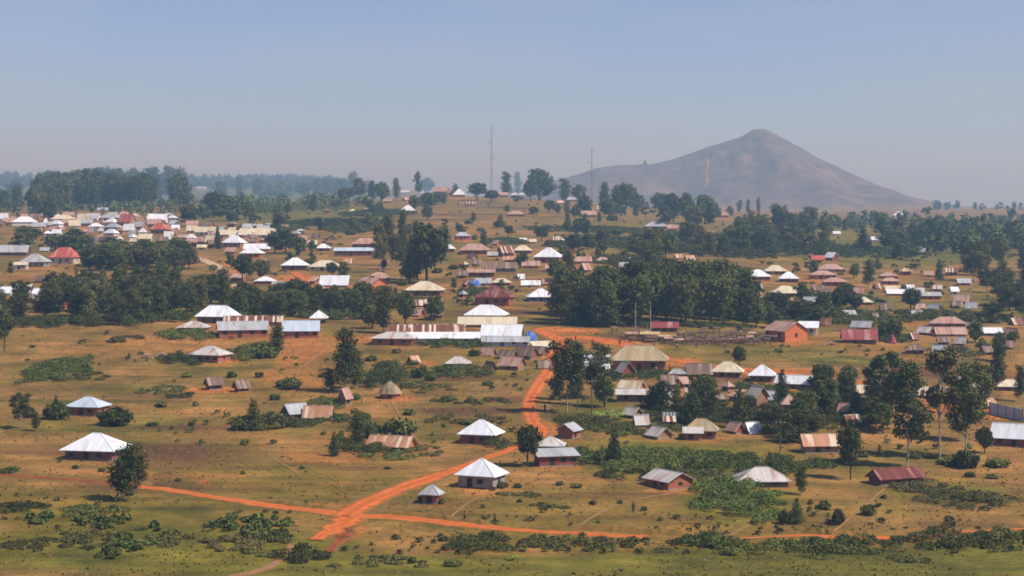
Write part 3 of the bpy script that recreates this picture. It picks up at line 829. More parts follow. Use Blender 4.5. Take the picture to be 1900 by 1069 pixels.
def thicket(px, py, rx, ry, hpx, leaf, label, n=None, seed=0, name="thicket", cat="thicket", wild=1.0):
    """one tangled patch of bushes covering an ellipse of ground"""
    r = np.random.default_rng(seed + int(px * 3 + py))
    c = at(px, py); sc = scale_at(c)
    a = at(px - rx, py); b = at(px + rx, py); f = at(px, py + ry); k = at(px, py - ry)
    hx = (b - a).length / 2; hy = max((k.y - f.y) / 2, 1.2); Hm = hpx / sc
    cy = (k.y + f.y) / 2
    nb = max(8, int(hx * hy * .55)); nb = min(nb, 420)
    ang = r.uniform(0, 6.28, nb); q = np.sqrt(r.random(nb)) * (1 + .12 * r.normal(0, 1, nb))
    bx = c.x + q * np.cos(ang) * hx; by = cy + q * np.sin(ang) * hy
    keep = vnoise(bx / 4.0, by / 6.0, seed + 40) > .22 * wild
    bx, by, q = bx[keep], by[keep], q[keep]; nb = len(bx)
    if nb == 0: return
    gz = ground_z(bx, by)
    rad = r.uniform(.7, 1.5, nb) * min(1.5, .6 + Hm * .45)
    hh = Hm * r.uniform(.45, 1.05, nb) * (1 - .35 * q ** 3)
    per = n or int(min(240, max(80, 34000 / nb)))
    d = r.normal(0, 1, (nb, per, 3)); d[..., 2] = np.abs(d[..., 2]) * .9 - .1; d /= np.linalg.norm(d, axis=2, keepdims=True)
    s = r.uniform(.6, 1.1, (nb, per, 1))
    P = np.stack([bx, by, gz + hh * .35], -1)[:, None, :] + d * s * np.stack([rad, rad, hh * .65], -1)[:, None, :]
    P = P.reshape(-1, 3); d = d.reshape(-1, 3)
    S = r.uniform(.16, .42, len(P)) * min(1.5, max(.75, 6.0 / sc))
    o0 = Vector((c.x, cy, float(ground_z(c.x, cy))))
    me = leaf_quads(name, P - np.array(o0), d, S, leaf, seed + 3)
    o = link(name, me); o.location = o0
    tag(o, None, cat)
    if label and label[0] == '=': PENDING.append((o, label[1:], px, py - hpx / 2))
    else: o['label'] = label; USED.add(label)
    return o

# ---------------------------------------------------------------- roads and paths
RW = "red_earth"
ribbon("road", [(1038, 640), (1042, 633), (1062, 627), (1100, 629), (1130, 634), (1165, 642), (1200, 655), (1245, 668), (1300, 676), (1370, 684), (1430, 690), (1510, 700), (1570, 714), (1630, 726), (1700, 742), (1790, 757), (1900, 766), (1960, 768)],
       [8, 9, 9, 9, 10, 8, 5, 5, 4, 5, 6, 5, 6, 6, 5, 5, 5, 5], RW, seed=5)
ribbon("road", [(1042, 633), (1020, 622), (1000, 612), (1040, 608)], [6, 6, 5, 3], RW, seed=6)
ribbon("road", [(640, 957), (610, 951), (540, 944), (470, 934), (390, 922), (300, 908), (225, 900)], [5.5, 4.6, 4.2, 4.4, 3.2, 3.4, 2.4], RW, seed=7, lift=.11)
ribbon("path", [(228, 900), (150, 892), (90, 888), (20, 883), (-60, 880)], [3.0, 3.0, 2.6, 2.4, 2.2], "red_cut", seed=27)
ribbon("road", [(650, 958), (720, 960), (800, 967), (860, 974), (915, 980), (980, 986), (1060, 990), (1130, 994), (1200, 997)], [5.0, 4.6, 4.6, 4.4, 3.8, 3.0, 2.6, 3.0, 3.0], RW, seed=8, lift=.11)
ribbon("road", [(1270, 1001), (1340, 1000), (1420, 998), (1500, 994), (1560, 999), (1640, 1000), (1700, 998), (1770, 990), (1840, 985), (1960, 979)], [1.6, 1.0, 1.0, 2.2, 4.4, 4.6, 3.4, 1.6, 1.2, 1.4], RW, seed=9)
ribbon("path", [(648, 960), (630, 976), (604, 990), (584, 1003)], [6.5, 5.5, 4, 2.5], RW, seed=10, lift=.14, wob=.4)
ribbon("path", [(648, 960), (645, 984), (628, 1005), (612, 1025)], [5, 3.2, 2.6, 1.4], "red_cut", seed=11, lift=.10, wob=.4)
ribbon("path", [(540, 1012), (520, 1040), (485, 1058), (430, 1071)], [1.2, 1.8, 2.4, 3.2], "brown_track", seed=12)
for i_, pth in enumerate([[(725, 745), (755, 790), (800, 842), (850, 852)], [(1255, 914), (1150, 935), (1060, 984)], [(1395, 972), (1370, 985), (1350, 998)], [(1640, 908), (1590, 950), (1540, 992)],
                          [(391, 680), (470, 702), (540, 692), (600, 650)], [(905, 914), (862, 938), (830, 966)], [(1500, 848), (1450, 846), (1330, 824)], [(505, 850), (540, 870), (556, 885)], [(0, 700), (120, 735), (250, 760), (360, 735)], [(60, 640), (200, 655), (380, 690)], [(1280, 655), (1400, 668), (1600, 660), (1760, 668)]]):
    ribbon("footpath", pth, [.5] * len(pth), "brown_track", lift=.09, seed=40 + i_, wob=.3)
ribbon("path", [(545, 505), (565, 517), (600, 530), (640, 540)], [4, 5, 5, 3], RW, seed=16)
ribbon("path", [(340, 470), (372, 480), (398, 492), (420, 502)], [6, 6, 7, 6], "pale_dust", seed=17)
ribbon("path", [(1311, 292), (1314, 306), (1310, 320), (1313, 336), (1306, 350), (1290, 360)], [5, 8, 6, 9, 7, 5], "brown_track", seed=60, lift=1.2, step=12, wob=.4)
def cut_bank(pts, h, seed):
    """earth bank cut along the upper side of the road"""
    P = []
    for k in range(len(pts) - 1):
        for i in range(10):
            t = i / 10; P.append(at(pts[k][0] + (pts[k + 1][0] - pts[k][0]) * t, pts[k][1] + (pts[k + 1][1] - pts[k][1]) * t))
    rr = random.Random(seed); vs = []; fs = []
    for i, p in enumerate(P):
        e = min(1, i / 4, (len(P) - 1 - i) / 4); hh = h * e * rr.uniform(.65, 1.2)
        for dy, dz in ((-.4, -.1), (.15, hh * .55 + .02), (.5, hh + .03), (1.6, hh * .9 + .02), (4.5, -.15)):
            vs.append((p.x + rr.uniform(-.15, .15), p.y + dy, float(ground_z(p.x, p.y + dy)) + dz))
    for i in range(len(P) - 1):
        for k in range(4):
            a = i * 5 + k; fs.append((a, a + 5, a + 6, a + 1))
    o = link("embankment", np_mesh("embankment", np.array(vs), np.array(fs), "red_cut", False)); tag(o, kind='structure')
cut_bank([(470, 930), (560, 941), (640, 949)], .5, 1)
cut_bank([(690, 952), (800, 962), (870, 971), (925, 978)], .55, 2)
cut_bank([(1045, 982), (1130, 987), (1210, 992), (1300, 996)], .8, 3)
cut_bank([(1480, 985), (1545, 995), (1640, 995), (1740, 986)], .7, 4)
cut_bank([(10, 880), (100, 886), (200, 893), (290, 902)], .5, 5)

# ---------------------------------------------------------------- houses of the near fields
B = house
B(180, 856, 122, 52, "hip", "roof_white", "wall_dark", -12, .82, .60, "large bright white hip-roofed house behind the tall leaning dark tree", "the large bright white hip roof", ov=.8)
B(164, 773, 79, 37, "hip", "roof_blue", "wall_brick", -14, .85, .50, "brick house with pale blue hip roof between two round bushes", "the pale blue hip-roofed brick house")
B(894, 909, 100, 58, "hip", "roof_white", "wall_grey", -24, .80, .55, "square grey-walled house with bright white hip roof beside the road", "the grey-walled white hip-roofed house", ridge=.04)
B(893, 826, 88, 47, "hip", "roof_white", "wall_maroon", -18, .80, .58, "dark red house under a bright white hip roof, bushes at its corner", "the dark red white-roofed house", ridge=.10)
B(801, 936, 47, 37, "hip", "roof_grey", "wall_brick", -16, .9, .50, "tiny square red brick hut with pale pyramid roof near the crossroads", "the tiny red hut near the crossroads", ridge=.02, ov=.6, cat="hut", name="square_hut", win=0)
B(727, 838, 96, 30, "gable", "roof_orange", "wall_orange", -20, .45, .55, "long low house with rusty orange and white striped roof behind a hedge", "the long rusty orange roof")
B(1022, 838, 58, 28, "hip", "roof_worn", "wall_dark", -8, .9, .62, "house with worn white and rusty hip roof behind the grey shed roof", None)
B(1031, 867, 90, 32, "shed", "roof_grey", "wall_maroon", 14, .55, .30, "long dark red house with sloping pale grey roof beside a round tree", "the sloping grey-roofed house", cat="house", name="mono_pitch_house")
B(1056, 815, 52, 30, "gable", "roof_grey", "wall_brick", 62, .9, .35, "small red brick hut with pale roof edge just below the road bend", "the small brick hut by the bend", cat="hut", win=0)
B(1241, 910, 98, 37, "gable", "roof_worn", "wall_brick", -57, .80, .42, "brown brick gabled house with worn white roof slope amid dark bushes", "the brown brick gabled house")
B(1413, 904, 106, 37, "hip", "roof_worn", "wall_dark", 4, .7, .68, "wide house with worn greyish white hip roof above thick green bushes", "the worn greyish hip roof", ov=.8)
B(1662, 902, 112, 34, "gable", "roof_maroon", "wall_maroon", 24, .42, .45, "long maroon gabled shed with posts along its front below the tall eucalyptus", "the long maroon shed", cat="shed", name="long_shed")
B(1522, 842, 78, 37, "gable", "roof_orange", "wall_mud", 6, .5, .45, "low mud house with rusty orange and white sheets beside the rounded eucalyptus", "the low rusty orange and mud house")
B(1885, 832, 100, 46, "gable", "roof_white", "wall_maroon", -26, .55, .50, "dark red house with bright white gabled roof cut by the photo's right edge", "the dark red house at the right edge")
B(548, 780, 56, 31, "gable", "roof_grey", "wall_dark", 38, .7, .45, "dark gabled hut with pale roof slope next to a rusty tan roof among bushes", "the dark gabled hut among bushes", cat="hut")
B(591, 780, 58, 27, "gable", "roof_orange", "wall_mud", -6, .5, .6, "low hut with rusty tan roof joined to the dark gabled hut", None, cat="hut")
B(724, 741, 44, 34, "round", "roof_thatch", "wall_brick", 0, 1, .62, "round hut with tall thatched cone roof on a patch of red soil", "the round thatched hut")
B(641, 752, 30, 32, "gable", "roof_pink", "wall_mud", 55, .9, .42, "tiny mud hut with pinkish roof at the foot of the tallest dark tree", None, cat="hut", win=0)
B(391, 674, 80, 32, "hip", "roof_worn", "wall_brick", -22, .8, .52, "brick house with worn white and purple hip roof beside a dark bush", "the brick house with the worn purple roof")
B(397, 724, 40, 24, "gable", "roof_brown", "wall_dark", 30, .8, .42, "dark little hut, left one of two on the bare red yard", "the two dark little huts", cat="hut", win=0)
B(448, 728, 36, 23, "gable", "roof_brown", "wall_maroon", 35, .8, .45, "dark little hut, right one of two on the bare red yard", None, cat="hut", win=0)
B(450, 628, 102, 32, "gable", "roof_grey", "wall_brick", 14, .42, .42, "long pale roofed house with rust-red gable end below the big white hip roof", "the long pale roofed house")
B(559, 628, 72, 33, "gable", "roof_blue", "wall_brick", 4, .6, .48, "brick house with pale blue sheet roof at the top of the bare field", "the pale blue sheet-roofed house")
B(405, 601, 80, 34, "hip", "roof_white", "wall_dark", -10, .8, .60, "big white hip-roofed house against the dark wood", "the big white roof against the dark wood", ridge=.5)
B(360, 614, 56, 18, "hip", "roof_worn", "wall_mud", 0, .8, .65, "low house with rusty streaked hip roof behind a green hedge", None)
B(470, 604, 112, 18, "gable", "roof_rust", "wall_mud", 4, .25, .5, "very long striped rusty and white roof behind the long pale roofed house", None)
B(592, 600, 32, 24, "hip", "roof_white", "wall_dark", 0, .9, .60, "small white pyramid roof on open posts before the dark wood", None, cat="shelter", name="open_shelter", posts=True, ridge=.02)
B(732, 642, 88, 26, "hip", "roof_worn", "wall_brick", -8, .6, .45, "low red house with worn white hip roof at the edge of the open field", "the low red house at the field edge")
B(792, 622, 146, 20, "gable", "roof_rust", "wall_dark", 2, .28, .6, "very long rusty red roof with one pale sheet in its middle", "the very long rusty roof")
B(822, 636, 140, 18, "shed", "roof_white", "wall_sheet", 2, .2, .55, "long whitish lean-to in front of the very long rusty roof", None)
B(905, 608, 112, 20, "gable", "roof_cream", "wall_mud", -3, .35, .6, "long cream roof directly below the bright white hip roof", "the long cream roof")
B(903, 594, 84, 28, "hip", "roof_white", "wall_mud", -10, .75, .68, "bright white hip-roofed house above the long cream roof", "the bright white hip roof above the cream roof", ridge=.35)
B(932, 634, 82, 32, "gable", "roof_white", "wall_dark", -8, .55, .55, "broad white roof with dark open front beside a blue tarpaulin", "the broad white roof beside the blue tarpaulin")
B(938, 643, 90, 11, "shed", "roof_grey", "wall_sheet", -2, .12, .4, "low grey sheet lean-to in front of the broad white roof", None)
B(788, 549, 76, 27, "hip", "roof_cream", "wall_dark", -6, .75, .62, "wide pale cream hip-roofed house above the two round trees", "the wide pale cream hip roof")
B(918, 568, 80, 36, "hip", "roof_maroon", "wall_brick", -12, .8, .55, "big brick house with maroon brown hip roof", "the big maroon hip roof", ridge=.15)
B(1003, 560, 56, 24, "hip", "roof_white", "wall_blue", 6, .8, .62, "white hip-roofed house with blue painted front beside the pine wood", "the blue-fronted white-roofed house")
B(703, 521, 48, 16, "hip", "roof_pink", "wall_mud", 0, .7, .7, "pale pinkish hip roof just above the orange gabled house", None)
B(690, 541, 66, 26, "gable", "roof_pink", "wall_orange", -48, .8, .42, "orange-walled gabled house below a pale pinkish roof", "the orange gabled house in the upper village")
B(622, 533, 58, 22, "gable", "roof_white", "wall_brick", -6, .6, .7, "white gabled roof beside a bank of red earth", "the white roof by the red bank")
B(548, 502, 50, 24, "hip", "roof_white", "wall_dark", 0, .8, .6, "white two-tier hip roof at the top of the red bank", "the white roof above the red bank")
B(604, 503, 62, 20, "hip", "roof_cream", "wall_cream", -4, .6, .6, "bright cream hip roof beside the white two-tier roof", None)
B(492, 527, 38, 14, "hip", "roof_white", "wall_brick", 0, .8, .6)
B(520, 536, 30, 14, "gable", "roof_grey", "wall_white", 0, .6, .5)
B(543, 537, 16, 14, "gable", "roof_white", "wall_white", 40, .8, .5)
B(559, 537, 20, 13, "hip", "roof_white", "wall_white", 0, .8, .5)
B(435, 460, 46, 24, "hip", "roof_white", "wall_mud", -16, .8, .6, "white hip-roofed house with pinkish walls on the upper slope", "the white house with pinkish walls")
B(468, 478, 46, 20, "hip", "roof_white", "wall_brick", -10, .8, .6)
B(478, 466, 50, 14, "gable", "roof_white", "wall_mud", 0, .5, .6)
B(656, 476, 74, 16, "shed", "roof_blue", "wall_dark", 2, .25, .35, "long narrow pale blue roofed school block on the slope", "the long narrow pale blue roof", cat="school")
B(684, 460, 62, 18, "hip", "roof_pink", "wall_brick", 0, .4, .6, "reddish long roof behind the narrow pale blue roof", None)
B(600, 466, 28, 14, "hip", "roof_white", "wall_mud", 0, .8, .6)
B(580, 456, 18, 10, "gable", "roof_cream", "wall_cream", 0, .6, .5)
B(562, 452, 18, 16, "gable", "roof_pink", "wall_mud", 0, .8, .4)
B(830, 468, 30, 16, "hip", "roof_white", "wall_brick", 0, .8, .6)
B(881, 472, 58, 20, "hip", "roof_pink", "wall_brick", -4, .5, .62, "faded pink and white hip roof on the grassy slope", "the faded pink roof on the grass slope")
B(1018, 488, 58, 29, "hip", "roof_white", "wall_brick", -14, .8, .62, "big white hip roof with dark red walls high in the village", "the big white roof high in the village", ridge=.12)
B(970, 470, 36, 15, "hip", "roof_cream", "wall_dark", 0, .7, .65)
B(971, 450, 14, 8, "gable", "roof_white", "wall_dark", 0, .7, .5)
B(938, 477, 34, 20, "gable", "roof_rust", "wall_dark", 30, .7, .5)
B(914, 477, 20, 10, "gable", "roof_grey", "wall_dark", 0, .7, .5)
B(946, 486, 24, 10, "gable", "roof_orange", "wall_mud", 0, .7, .5)
B(927, 505, 66, 18, "gable", "roof_brown", "wall_grey", 0, .4, .5, "long greyish brown roof below the grassy slope", None)
B(985, 498, 34, 14, "gable", "roof_pink", "wall_mud", 0, .5, .5)
B(893, 514, 52, 14, "shed", "roof_pink", "wall_dark", 0, .4, .4)
B(930, 530, 38, 14, "hip", "roof_cream", "wall_brick", 0, .6, .6)
B(897, 530, 30, 14, "gable", "roof_grey", "wall_white", 0, .6, .5)
B(985, 533, 36, 13, "gable", "roof_white", "wall_white", 0, .5, .5)
B(967, 520, 14, 8, "gable", "roof_white", "wall_grey", 0, .7, .5)
B(1016, 530, 20, 12, "gable", "roof_pink", "wall_dark", 0, .7, .5)
B(1082, 490, 32, 14, "gable", "roof_pink", "wall_mud", 0, .6, .5)
B(1086, 506, 24, 18, "gable", "roof_pink", "wall_mud", 40, .8, .5)
B(1118, 489, 28, 12, "hip", "roof_pink", "wall_brick", 0, .6, .6)
B(1152, 488, 16, 10, "hip", "roof_white", "wall_dark", 0, .7, .6)
B(1169, 488, 18, 9, "hip", "roof_white", "wall_dark", 0, .7, .6)
B(957, 402, 34, 11, "hip", "roof_pink", "wall_brick", 0, .6, .6, "long pale roof on the crest pasture left of the leafless bushes", None)
B(757, 396, 30, 15, "hip", "roof_white", "wall_dark", 0, .8, .7, "lone bright white roof among dark trees on the upper slope", "the lone bright white roof on the upper slope")
B(686, 390, 18, 8, "gable", "roof_white", "wall_brick", -20, .6, .6)
B(655, 395, 16, 7, "hip", "roof_cream", "wall_mud", 0, .7, .6)
B(537, 381, 22, 9, "gable", "roof_pink", "wall_brick", 0, .6, .5)
B(495, 372, 26, 8, "gable", "roof_grey", "wall_grey", 0, .5, .5)
B(1091, 402, 32, 11, "gable", "roof_pink", "wall_brick", 0, .5, .6)
B(1120, 392, 26, 11, "gable", "roof_grey", "wall_grey", -10, .6, .6)
B(1217, 424, 44, 13, "hip", "roof_grey", "wall_grey", 0, .6, .7, "long pale grey roof under the dark trees at the mountain's foot", "the long pale grey roof at the mountain's foot")
B(1248, 426, 20, 9, "gable", "roof_pink", "wall_dark", 0, .6, .6)
B(1343, 404, 18, 11, "hip", "roof_pink", "wall_dark", 0, .8, .6)
B(1668, 404, 24, 12, "hip", "roof_white", "wall_cream", 0, .8, .65, "lone bright white hip roof far off at the end of the mountain slope", "the lone white roof at the mountain's end")
B(1406, 520, 46, 20, "hip", "roof_white", "wall_brick", 0, .8, .65, "white hip-roofed house, left of a white pair beside the dark wood", "the left white roof of the right-hand pair")
B(1438, 509, 44, 17, "hip", "roof_cream", "wall_mud", 0, .7, .65)
B(1463, 524, 42, 20, "hip", "roof_white", "wall_dark", -6, .85, .65)
B(1541, 504, 54, 14, "hip", "roof_pink", "wall_mud", 0, .6, .7)
B(1526, 518, 50, 16, "hip", "roof_pink", "wall_orange", 0, .6, .5)
B(1548, 531, 46, 16, "hip", "roof_pink", "wall_brick", 0, .6, .5)
B(1457, 550, 56, 20, "hip", "roof_cream", "wall_dark", 0, .7, .7)
B(1517, 484, 24, 10, "gable", "roof_red", "wall_brick", 0, .6, .6, "small red roof beside a white gable in the right-hand wood", "the small red roof in the right-hand wood")
B(1543, 484, 28, 16, "gable", "roof_white", "wall_maroon", -50, .9, .5)
B(1648, 517, 36, 12, "hip", "roof_pink", "wall_brick", 0, .6, .6)
B(1651, 528, 34, 13, "hip", "roof_pink", "wall_mud", 0, .6, .5)
B(1656, 543, 30, 13, "gable", "roof_cream", "wall_mud", 0, .6, .5)
B(1664, 549, 40, 8, "gable", "roof_white", "wall_dark", 0, .5, .5)
B(1688, 540, 16, 10, "gable", "roof_white", "wall_white", 0, .7, .5)
B(1708, 546, 18, 10, "gable", "roof_white", "wall_dark", -20, .7, .5)
B(1724, 514, 24, 11, "gable", "roof_pink", "wall_mud", -10, .7, .5)
B(1726, 556, 42, 12, "shed", "roof_grey", "wall_brick", 0, .3, .4)
B(1770, 546, 18, 14, "gable", "roof_white", "wall_white", 10, .8, .4, "small bright white block house at the edge of the right wood", "the small white block house")
B(1785, 563, 34, 16, "gable", "roof_pink", "wall_brick", -20, .7, .6)
B(1803, 574, 26, 12, "gable", "roof_grey", "wall_dark", -20, .7, .6)
B(1714, 468, 18, 8, "gable", "roof_grey", "wall_dark", 0, .6, .6)
B(1552, 436, 14, 7, "gable", "roof_white", "wall_white", 0, .7, .5)
B(1623, 448, 14, 9, "gable", "roof_white", "wall_white", 0, .7, .5)
B(1600, 566, 38, 15, "hip", "roof_cream", "wall_mud", 0, .7, .65)
B(1503, 564, 28, 10, "gable", "roof_grey", "wall_mud", -20, .6, .5)
B(1459, 636, 84, 40, "gable", "roof_pink", "wall_orange", -58, .95, .40, "bright orange brick barn showing its gable end beside the football ground", "the orange gabled barn", endwin=True)
B(1500, 623, 42, 25, "shed", "roof_white", "wall_cream", -12, .7, .4, "small cream house with white sloping roof behind the orange barn", None, cat="house")
B(1233, 616, 54, 17, "shed", "roof_crimson", "wall_dark", -4, .6, .55, "crimson roofed kiosk in front of the pine wood", "the crimson roof", cat="kiosk", name="kiosk")
B(1594, 638, 68, 27, "gable", "roof_crimson", "wall_dark", -4, .45, .56, "low dark building with faded crimson roof on the edge of the pasture", "the faded crimson roof by the pasture")
B(1600, 611, 46, 13, "gable", "roof_grey", "wall_dark", -30, .6, .6)
B(1758, 608, 72, 20, "hip", "roof_pink", "wall_brick", -6, .5, .6, "reddish brown hip roof stacked above another on the right side", "the reddish brown hip roof on the right")
B(1762, 624, 58, 17, "gable", "roof_pink", "wall_mud", 0, .5, .6)
B(1717, 622, 34, 16, "gable", "roof_worn", "wall_maroon", -40, .8, .5)
B(1750, 640, 22, 15, "gable", "roof_brown", "wall_dark", 0, .7, .4)
B(1784, 642, 30, 17, "gable", "roof_worn", "wall_dark", -40, .8, .5)
B(1838, 623, 40, 12, "gable", "roof_white", "wall_dark", 0, .6, .5)
B(1186, 690, 114, 49, "hip", "roof_hall", "wall_brick", -6, .62, .56, "large hall with broad tan patched hip roof beside the red road", "the large tan-roofed hall", ridge=.52, ov=.9, cat="hall", name="village_hall")
B(1161, 701, 40, 30, "gable", "roof_worn", "wall_maroon", -68, 1.1, .5, "little red gabled hut with one bright roof edge before the large hall", "the little red hut before the hall", cat="hut")
B(950, 688, 54, 26, "gable", "roof_pink", "wall_mud", -30, .6, .5, "tan gabled hut at the front of the brown roof cluster", "the brown roof cluster by the road", cat="hut")
B(976, 668, 50, 26, "gable", "roof_brown", "wall_dark", -34, .7, .55, "dark brown gabled house in the cluster beside the red road", None)
B(942, 668, 44, 18, "gable", "roof_brown", "wall_dark", -36, .7, .55)
B(1003, 661, 34, 18, "gable", "roof_brown", "wall_dark", -40, .8, .5)
B(1005, 652, 44, 16, "shed", "roof_cream", "wall_dark", 18, .6, .5, "tilted bright cream roof where the road widens", None)
B(850, 680, 48, 17, "hip", "roof_worn", "wall_dark", 0, .7, .7, "worn white hip roof half sunk in a dark hedge", "the worn white roof in the hedge")
B(768, 678, 28, 18, "gable", "roof_orange", "wall_mud", 40, .9, .45, None, None, cat="hut", win=0)
B(1104, 692, 66, 34, "gable", "roof_white", "wall_white", -18, .7, .5, "white house glimpsed between the tall trees by the road", "the white house between the trees")
B(1077, 690, 20, 24, "gable", "roof_white", "wall_cream", -10, .8, .3)
B(1172, 726, 54, 16, "gable", "roof_cream", "wall_mud", -30, .6, .55)
B(1184, 748, 88, 24, "shed", "roof_worn", "wall_dark", -3, .28, .30, "long dark building with low worn pale roof in the garden", "the long dark building with pale roof")
B(1236, 742, 36, 20, "gable", "roof_white", "wall_white", 20, .7, .5)
B(1297, 700, 50, 26, "gable", "roof_brown", "wall_mud", 0, .6, .6)
B(1350, 702, 66, 31, "hip", "roof_cream", "wall_brick", -14, .7, .62, "worn tan hip roof below the small round tree", "the worn tan roof below the small round tree")
B(1414, 710, 56, 33, "hip", "roof_white", "wall_dark", -12, .85, .6, "bright white hip roof next to the long white shed roof", "the white hip roof beside the long white shed", ridge=.1)
B(1476, 724, 78, 28, "gable", "roof_white", "wall_dark", -24, .42, .45, "long white gabled roof with pinkish end wall beside red ground", "the long white shed roof by red ground")
B(1406, 768, 44, 52, "gable", "roof_cream", "wall_mud", -62, .9, .30, "tall tan mud house showing its gable among garden trees", "the tall tan mud house")
B(1464, 768, 32, 36, "hip", "roof_pink", "wall_orange", 0, 1, .5, "small open shelter with pinkish hat-like roof over orange soil", None, cat="shelter", name="open_shelter", posts=True, ridge=.05)
B(1301, 815, 70, 38, "hip", "roof_hall", "wall_brick", -8, .8, .58, "house with broad straw-tan hip roof in the garden", "the straw-tan hip roof in the garden", ridge=.3)
B(1286, 818, 40, 16, "shed", "roof_worn", "wall_brick", -6, .5, .3)
B(1223, 816, 56, 22, "gable", "roof_worn", "wall_mud", -58, .9, .55, "low gabled house with two bright roof slopes beyond the bush belt", "the low gabled house beyond the bush belt")
B(1365, 806, 40, 19, "gable", "roof_pink", "wall_maroon", -54, .9, .5)
B(1396, 806, 38, 20, "gable", "roof_white", "wall_dark", 28, .8, .6)
B(1242, 796, 24, 14, "shed", "roof_rust", "wall_dark", 0, .7, .3, None, None)
B(1746, 742, 64, 24, "gable", "roof_cream", "wall_dark", -12, .5, .5, "cream roof half hidden by the tall sparse eucalyptus trees", "the cream roof behind the tall eucalyptus trees")
B(1710, 737, 20, 10, "gable", "roof_cream", "wall_dark", 0, .7, .5)
B(1874, 726, 56, 22, "hip", "roof_cream", "wall_dark", -8, .7, .6, "cream hip roof beside the sheet metal yard", "the cream roof beside the metal yard")
B(1600, 733, 30, 12, "gable", "roof_cream", "wall_orange", 0, .6, .5)
B(1432, 745, 28, 14, "gable", "roof_grey", "wall_white", 0, .6, .5)
# left edge of the slope
B(24, 474, 62, 19, "gable", "roof_grey", "wall_dark", 0, .5, .6, "long pale grey roof at the left edge of the brown field", "the long pale grey roof at the left edge")
B(66, 496, 54, 25, "hip", "roof_grey", "wall_grey", -8, .75, .6, "grey hip-roofed house beside the bright red roof", None)
B(121, 490, 58, 31, "hip", "roof_red", "wall_cream", -10, .75, .6, "cream house with bright red hip roof below the dark clump", "the bright red hip roof", ridge=.45)
B(40, 500, 26, 14, "gable", "roof_cream", "wall_cream", 0, .8, .3)
B(84, 468, 18, 8, "gable", "roof_grey", "wall_grey", 0, .7, .5)
B(46, 548, 36, 21, "gable", "roof_cream", "wall_cream", -10, .8, .35, "cream block house behind the left wood", "the cream block house in the left wood")
B(12, 549, 24, 17, "gable", "roof_white", "wall_white", 0, .8, .5)
B(72, 548, 22, 13, "gable", "roof_white", "wall_brick", 0, .7, .5)
B(76, 560, 20, 14, "gable", "roof_white", "wall_white", 20, .7, .5)
B(121, 574, 34, 26, "gable", "roof_red", "wall_brick", -40, .8, .55, "house with orange red roof deep in the left wood", "the orange red roof in the left wood")
B(303, 382, 30, 10, "gable", "roof_white", "wall_white", 0, .5, .6, "lone white roof below the big dark trees on the crest", "the lone white roof below the crest trees")
B(192, 392, 22, 7, "gable", "roof_grey", "wall_grey", 0, .5, .6)
B(374, 352, 18, 6, "gable", "roof_grey", "wall_white", 0, .5, .6)
# on the crest
B(818, 363, 30, 17, "gable", "roof_pink", "wall_mud", -10, .6, .4, "pinkish house on the bare crest by the round trees", "the pinkish house on the crest")
B(837, 363, 16, 13, "gable", "roof_pink", "wall_orange", 0, .6, .4)
B(852, 366, 24, 15, "hip", "roof_white", "wall_brick", 0, .8, .7, "bright white hip roof on the crest beside the pinkish house", None)
B(789, 362, 22, 9, "gable", "roof_grey", "wall_brick", 0, .6, .5)
B(752, 360, 16, 10, "gable", "roof_white", "wall_brick", 0, .6, .5)
B(961, 364, 30, 10, "hip", "roof_white", "wall_brick", 0, .6, .7, "white roof between two clumps of crest trees", "the white roof between the crest trees")
B(932, 366, 22, 9, "gable", "roof_pink", "wall_mud", 0, .6, .5)
B(1062, 374, 22, 8, "gable", "roof_grey", "wall_mud", 0, .6, .5)
# the packed town on the left: one house for every roof
TOWN = [(5, 410, 22, 13, "w"), (23, 414, 28, 10, "p"), (46, 417, 42, 14, "w"), (118, 411, 36, 12, "c"), (105, 420, 24, 11, "w"), (122, 417, 26, 10, "p"), (85, 417, 9, 11, "w"), (139, 422, 20, 13, "c"), (152, 412, 14, 14, "c"),
        (163, 409, 12, 9, "c"), (176, 407, 24, 11, "w"), (206, 409, 38, 12, "g"), (231, 404, 26, 11, "p"), (236, 417, 30, 18, "r"), (208, 417, 26, 12, "w"), (211, 426, 32, 11, "g"), (207, 436, 26, 11, "w"), (170, 431, 9, 9, "g"),
        (187, 431, 10, 9, "b"), (178, 449, 12, 8, "g"), (222, 447, 10, 9, "w"), (253, 414, 36, 13, "p"), (259, 424, 28, 12, "g"), (240, 428, 20, 12, "w"), (247, 437, 18, 9, "g"), (246, 443, 15, 9, "w"), (265, 435, 12, 11, "w"),
        (293, 412, 30, 14, "w"), (288, 420, 22, 13, "p"), (296, 432, 30, 17, "r"), (311, 432, 16, 14, "o"), (311, 443, 12, 13, "w"), (318, 437, 7, 9, "w"), (326, 426, 14, 9, "w"), (323, 418, 14, 9, "b"), (357, 421, 22, 11, "p"),
        (382, 424, 32, 11, "m"), (357, 431, 18, 12, "c"), (384, 436, 36, 14, "c"), (355, 444, 16, 10, "w"), (372, 453, 22, 13, "p"), (392, 453, 20, 15, "c"), (356, 454, 18, 11, "p"), (416, 439, 22, 12, "c"), (437, 440, 24, 12, "c"),
        (484, 441, 66, 16, "c"), (505, 448, 40, 11, "p"), (521, 437, 20, 9, "w"), (497, 421, 10, 7, "w"), (463, 441, 22, 10, "o"), (270, 418, 16, 9, "p"), (190, 417, 14, 10, "p"), (226, 432, 14, 10, "p"), (280, 403, 18, 8, "m"),
        (326, 434, 10, 11, "o"), (250, 404, 18, 8, "c"), (92, 420, 12, 9, "g"), (66, 413, 12, 13, "p")]
